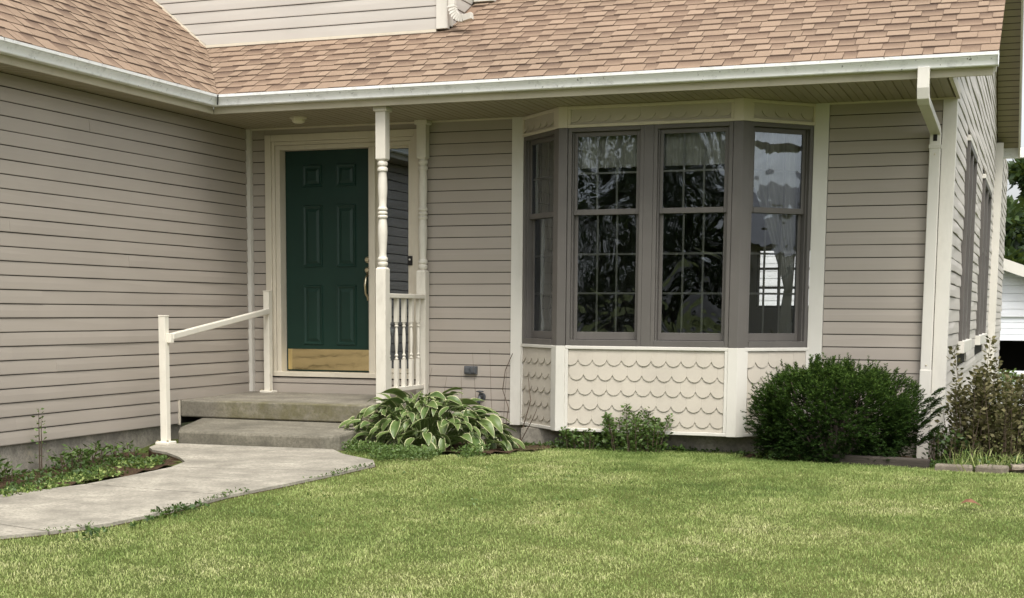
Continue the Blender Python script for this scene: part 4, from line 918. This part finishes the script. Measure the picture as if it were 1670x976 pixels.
# ------------------------------------------------------------------ lawn grass
def grass(x0, x1, y0, y1, dens, h, w, keep, tonef, seed):
    R = np.random.RandomState(seed); n = int((x1 - x0) * (y1 - y0) * dens); x = x0 + R.rand(n) * (x1 - x0); y = y0 + R.rand(n) * (y1 - y0); k = keep(x, y); x, y = x[k], y[k]; n = len(x)
    z = ground(x, y) - .003; a = R.rand(n) * 2 * np.pi; lean = R.rand(n) ** .8 * 1.15 + .1; la = R.rand(n) * 2 * np.pi
    hh = h(x, y) * (.55 + .75 * R.rand(n)); ww = w * (.5 + 1.1 * R.rand(n) ** 1.5); c = np.stack([np.cos(a), np.sin(a), 0 * a], 1); l = np.stack([np.cos(la), np.sin(la), 0 * la], 1)
    b = np.stack([x, y, z], 1); m = b + l * (hh * lean * .35)[:, None]; m[:, 2] += hh * .62; t = b + l * (hh * lean)[:, None]; t[:, 2] += hh * (1 - .38 * lean)
    V = np.stack([b - c * ww[:, None], b + c * ww[:, None], m + c * ww[:, None] * .8, m - c * ww[:, None] * .8, t], 1).reshape(-1, 3); i = np.arange(n) * 5
    F = np.concatenate([np.stack([i, i + 1, i + 2], 1), np.stack([i, i + 2, i + 3], 1), np.stack([i + 3, i + 2, i + 4], 1)])
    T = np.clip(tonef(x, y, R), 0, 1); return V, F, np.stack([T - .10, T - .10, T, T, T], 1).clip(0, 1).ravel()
def vnoise(x, y, s, seed):
    R = np.random.RandomState(seed); G = R.rand(64, 64); u, v = x / s + 100, y / s + 100; i, j = np.floor(u).astype(int), np.floor(v).astype(int); f, g = u - i, v - j; f = f * f * (3 - 2 * f); g = g * g * (3 - 2 * g)
    q = lambda a, b: G[a % 64, b % 64]; return (q(i, j) * (1 - f) + q(i + 1, j) * f) * (1 - g) + (q(i, j + 1) * (1 - f) + q(i + 1, j + 1) * f) * g
def lawn_keep(x, y):
    k = ~inpoly(x + .045 * NP.randn(len(x)) - .05, y + .05 * NP.randn(len(x)), WALKPOLY) & ~inpoly(x, y, BED_L) & ~inpoly(x, y, BED_R)
    k &= ~inpoly(x, y, [(1.6, 0), (1.6, -1.7), (1.95, -1.86), (2.6, -1.95), (3.05, -1.6), (3.15, 0)])
    k &= ~((x < 2.02) & (y > -1.95)); k &= ~((y > -.05) & (x < 6.3)); k &= (x > .95) | (y < -5)
    return k
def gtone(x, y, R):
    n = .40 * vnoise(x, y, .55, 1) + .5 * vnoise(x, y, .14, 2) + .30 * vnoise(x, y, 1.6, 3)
    near_house = np.clip((y + 2.6) / 1.8, 0, 1) * np.clip((7.6 - x) / 3, .2, 1)      # darker, greener turf next to the house
    return .53 + .72 * (n - .6) + .12 * R.randn(len(x)) - .22 * near_house
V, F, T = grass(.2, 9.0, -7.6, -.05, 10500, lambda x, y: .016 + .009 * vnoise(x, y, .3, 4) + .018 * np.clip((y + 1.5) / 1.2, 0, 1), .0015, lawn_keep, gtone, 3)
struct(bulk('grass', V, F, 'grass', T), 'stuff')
# low weeds and clover: left bed cover, walk edge, foot of the hosta
def cover(name, poly, n, size, tone, zoff, mat='weed', h=.05):
    xs_, ys_ = [p[0] for p in poly], [p[1] for p in poly]; x = min(xs_) + NP.rand(n) * (max(xs_) - min(xs_)); y = min(ys_) + NP.rand(n) * (max(ys_) - min(ys_)); k = inpoly(x, y, poly)
    k &= vnoise(x, y, .22, 9) > .33; x, y = x[k], y[k]; n = len(x); z = ground(x, y) + zoff + NP.rand(n) * h * vnoise(x, y, .3, 5) * 1.6
    d = np.stack([NP.randn(n), NP.randn(n), .35 + .6 * NP.rand(n)], 1); V, F, T = leafcards(n, np.stack([x, y, z], 1), size * (.6 + .8 * NP.rand(n)), d, np.clip(tone + .2 * NP.randn(n), 0, 1), .55)
    return struct(bulk(name, V, F, mat, T), 'stuff')
cover('bed_weeds', [(.02, -2.2), (.5, -2.5), (.95, -2.85), (1.12, -3.25), (1.1, -3.7), (1.02, -4.3), (.95, -5.0), (.02, -5.2)], 5200, .030, .42, .01, h=.05)
cover('bed_grass', [(.3, -2.4), (.9, -2.8), (1.12, -3.3), (1.08, -4.1), (.95, -5.2), (.5, -5.2), (.6, -3.4)], 4200, .030, .25, .012, 'grass', h=.03)
cover('clover', [(1.92, -1.98), (2.5, -2.42), (3.0, -2.2), (3.1, -1.75), (2.6, -1.8), (1.96, -1.8)], 9000, .019, .72, .01, h=.08)
EDGE = NEAR[2:10]
cover('clover', [(x + .01, y) for x, y in EDGE] + [(x - .065, y - .01) for x, y in EDGE[::-1]], 5200, .017, .62, .016, h=.02)
cover('clover', [(2.24, -5.8), (2.2, -5.0), (2.24, -4.6), (2.36, -4.6), (2.34, -5.2), (2.34, -5.8)], 420, .03, .35, .01, h=.03)
cover('clover', [(2.6, -2.6), (4.6, -2.3), (5.4, -3.6), (4.2, -5.2), (2.7, -5.0)], 450, .020, .9, .012, h=.010)
cover('bed_weeds', [(4.9, -.9), (6.2, -1.05), (6.5, -1.2), (7.3, -1.2), (7.2, -.6), (6.4, -.5), (5, -.7)], 4200, .03, .35, .01, h=.07)
cover('bed_weeds', [(2.9, -.15), (4.8, -.1), (4.8, -.5), (2.9, -.62)], 3000, .028, .45, .01, h=.05)
V, F, T = grass(6.25, 7.4, -1.25, -.7, 1100, lambda x, y: .13 + .08 * vnoise(x, y, .2, 8), .003, lambda x, y: vnoise(x, y, .3, 6) > .45, lambda x, y, R: .45 + .25 * R.randn(len(x)), 12)
struct(bulk('tall_grass', V, F, 'grass', T), 'stuff')

# ------------------------------------------------------------------ background: garage, low wall, trees, neighbour
GY = 18.0; GF = FR((0, GY, 0), (1, 0, 0), (0, -1, 0)); gar = thing('garage', 'white sided garage with a part open door behind the house', 'garage', (4, GY, -1.1))
def gw_(mb, n, mt, par, bev=0):
    o = mb.build(n, mt, par, bevel=bev)
    if par is gar: o.matrix_parent_inverse = Matrix.Translation(-gar.location)
    return o
zro = lambda x: 1.60 - .367 * (x - 6.2)
P = [GF(-1, 0, .52), GF(9.4, 0, .52), GF(9.4, 0, zro(9.4) - .12 if zro(9.4) > .7 else .6), GF(2.0, 0, zro(2) - .12), GF(-1, 0, zro(5) - .12)]
mb = MB(); mb.prism(P, [p + Vector((0, .15, 0)) for p in P]); gwl = gw_(mb, 'wall', 'doorwhite', gar)
for z, zt in [(0.52 + i * .15, .67 + i * .15) for i in range(18)]:
    hi = 6.2 + (1.60 - .12 - zt) / .367; lo = 4 - hi
    if hi - lo > .4: board(GF, max(lo, -1), min(hi, 9.4), z, gwl, 'siding_white', z1=zt, wav=0)
for i in range(4): gw_(MB().box(GF, 1.2, 8.9, -.06, -.02, .06 + i * .116, .172 + i * .116), 'door_section', 'doorwhite', gar, .006)
gw_(MB().box(GF, 8.95, 9.4, -.15, 0, -1.2, .52).box(GF, -1, 1.15, -.15, 0, -1.2, .52), 'door_jamb', 'doorwhite', gar)
gw_(MB().box(GF, -1, 9.4, -6, -5.9, -1.2, .8).box(GF, -1, 9.4, -6, -.1, -1.25, -1.15).box(GF, -1, 9.4, -6, -.16, .53, .58), 'garage_interior', 'dark', gar)
for s in (1, -1):
    a, b = (2.0, zro(2.0)), (9.9, zro(9.9)) if s > 0 else (-5.9, zro(9.9))
    q = [Vector((a[0], GY - .3, a[1])), Vector((b[0], GY - .3, b[1])), Vector((b[0], GY + 6, b[1])), Vector((a[0], GY + 6, a[1]))]
    mb = MB(); mb.prism(q, [p + Vector((0, 0, .05)) for p in q]); gw_(mb, 'roof', 'roofgrey', gar)
    q = [Vector((a[0], GY - .34, a[1] - .16)), Vector((b[0], GY - .34, b[1] - .16)), Vector((b[0], GY - .34, b[1] + .06)), Vector((a[0], GY - .34, a[1] + .06))]
    mb = MB(); mb.prism(q, [p + Vector((0, .035, 0)) for p in q]); gw_(mb, 'rake_board', 'white', gar)
lwall = thing('low_wall', 'low white panel wall below the dark garage opening', 'wall', (7.5, 15.6, -1.1))
LW = FR((7.5, 15.6, 0), (1, 0, 0), (0, -1, 0))
for n, args in (('wall_panel', (-3.2, 3.5, -.1, 0, -1.3, -.50)), ('cap', (-3.2, 3.5, -.14, .04, -.499, -.44))):
    o = MB().box(LW, *args).build(n, 'doorwhite', lwall, bevel=.006); o.matrix_parent_inverse = Matrix.Translation(-lwall.location)
leafy_shrub('low_shrub', 'pale green shrub beside the far rear corner of the house', 'shrub', (6.52, 13.6, -.98), scatter(16, .12, .2, .7, 1.1, lambda x, y: .62), .06, 60, 'weed', .7)

def tree(name, label, x, y, H, R_, z0, n, group, leaf=.22, seed=0, low=.25, gaps=.42):
    r = np.random.RandomState(seed); t = thing(name, label, 'tree', (x, y, z0), group); mb = MB(); pr = random.Random(seed)
    mb.tube([(0, 0, 0), (.05, 0, H * .3), (0, .06, H * .6), (.05, 0, H * .9)], [H * .03, H * .022, H * .014, H * .004], 8)
    cl_ = []
    for i in range(46):
        f = low + (1 - low) * pr.random(); a = pr.random() * 6.283; q = R_ * math.sqrt(pr.random()) * math.sin(math.pi * min(1, max(.12, (f - low) / (1 - low) * .82 + .16))) ** .7
        e = Vector((q * math.cos(a), q * math.sin(a), H * f)); cl_.append((e, R_ * pr.uniform(.14, .34)))
        b = Vector((0, 0, H * f * .72)); mb.tube([b, b.lerp(e, .5) + Vector((0, 0, .1)), e], [H * .007, H * .004, H * .0015], 4)
    mb.build('trunk', 'bark', t)
    idx = r.randint(0, len(cl_), n); C_ = np.array([tuple(c[0]) for c in cl_])[idx]; Rr = np.array([c[1] for c in cl_])[idx]
    d = r.randn(n, 3); d /= np.linalg.norm(d, axis=1, keepdims=True); P = C_ + d * (Rr * r.rand(n) ** .4)[:, None] * np.array([1, 1, .75])
    V, F, T = leafcards(n, P, leaf * (.6 + .8 * r.rand(n)), d + r.randn(n, 3) * .6, np.clip(.35 + .3 * d[:, 2] + .2 * r.randn(n), 0, 1), .6)
    bulk('crown', V, F, 'tree', T, t)['kind'] = 'stuff'; return t
GB = 'trees behind the garage'
tree('leafy_tree', 'full leafy tree rising behind the garage roof', 8.9, 37, 7.6, 3.6, -1.1, 22000, GB, .30, 1, .12)
tree('leafy_tree', 'darker leafy tree close behind the house corner', 5.6, 33, 4.6, 2.2, -1.1, 14000, GB, .26, 2, .1)
tree('leafy_tree', 'broad leafy tree farther right behind the garage', 13.5, 40, 8.4, 4.0, -1.1, 16000, GB, .32, 3, .12)
GS = 'street trees mirrored in the bay window'
tree('street_tree', 'tall dark street tree mirrored in the left front bay panes', -3.2, -27, 9.5, 4.2, -.95, 3600, GS, .42, 5, .2)
tree('street_tree', 'tall street tree mirrored in the right front bay panes', 1.8, -30, 10.5, 4.2, -.95, 3600, GS, .42, 6, .2)
tree('street_tree', 'wide street tree mirrored at the left of the bay panes', -10.5, -29, 10, 4.6, -.95, 3600, GS, .42, 7, .2)
nb = thing('neighbour_house', 'pale neighbouring house mirrored in the right angled bay window', 'house', (26, -5, -.9))
NF = FR((0, 0, 0), (0, 1, 0), (-1, 0, 0))
MB().box(NF, -5, 5, -6, 0, 0, 2.9).build('wall', 'siding', nb)
P = [Vector((-.5, -5.4, 2.85)), Vector((3, -5.4, 4.7)), Vector((6.5, -5.4, 2.85))]; mb = MB(); mb.prism(P, [p + Vector((0, 10.8, 0)) for p in P]); mb.build('roof', 'roofgrey', nb)
for a in (-3.6, 1.8):
    w = MB().box(NF, a, a + 1.6, 0, .04, .9, 2.2).build('window', 'white', nb); MB().box(NF, a + .1, a + 1.5, .04, .045, 1.0, 2.1).build('pane', 'dark', w)
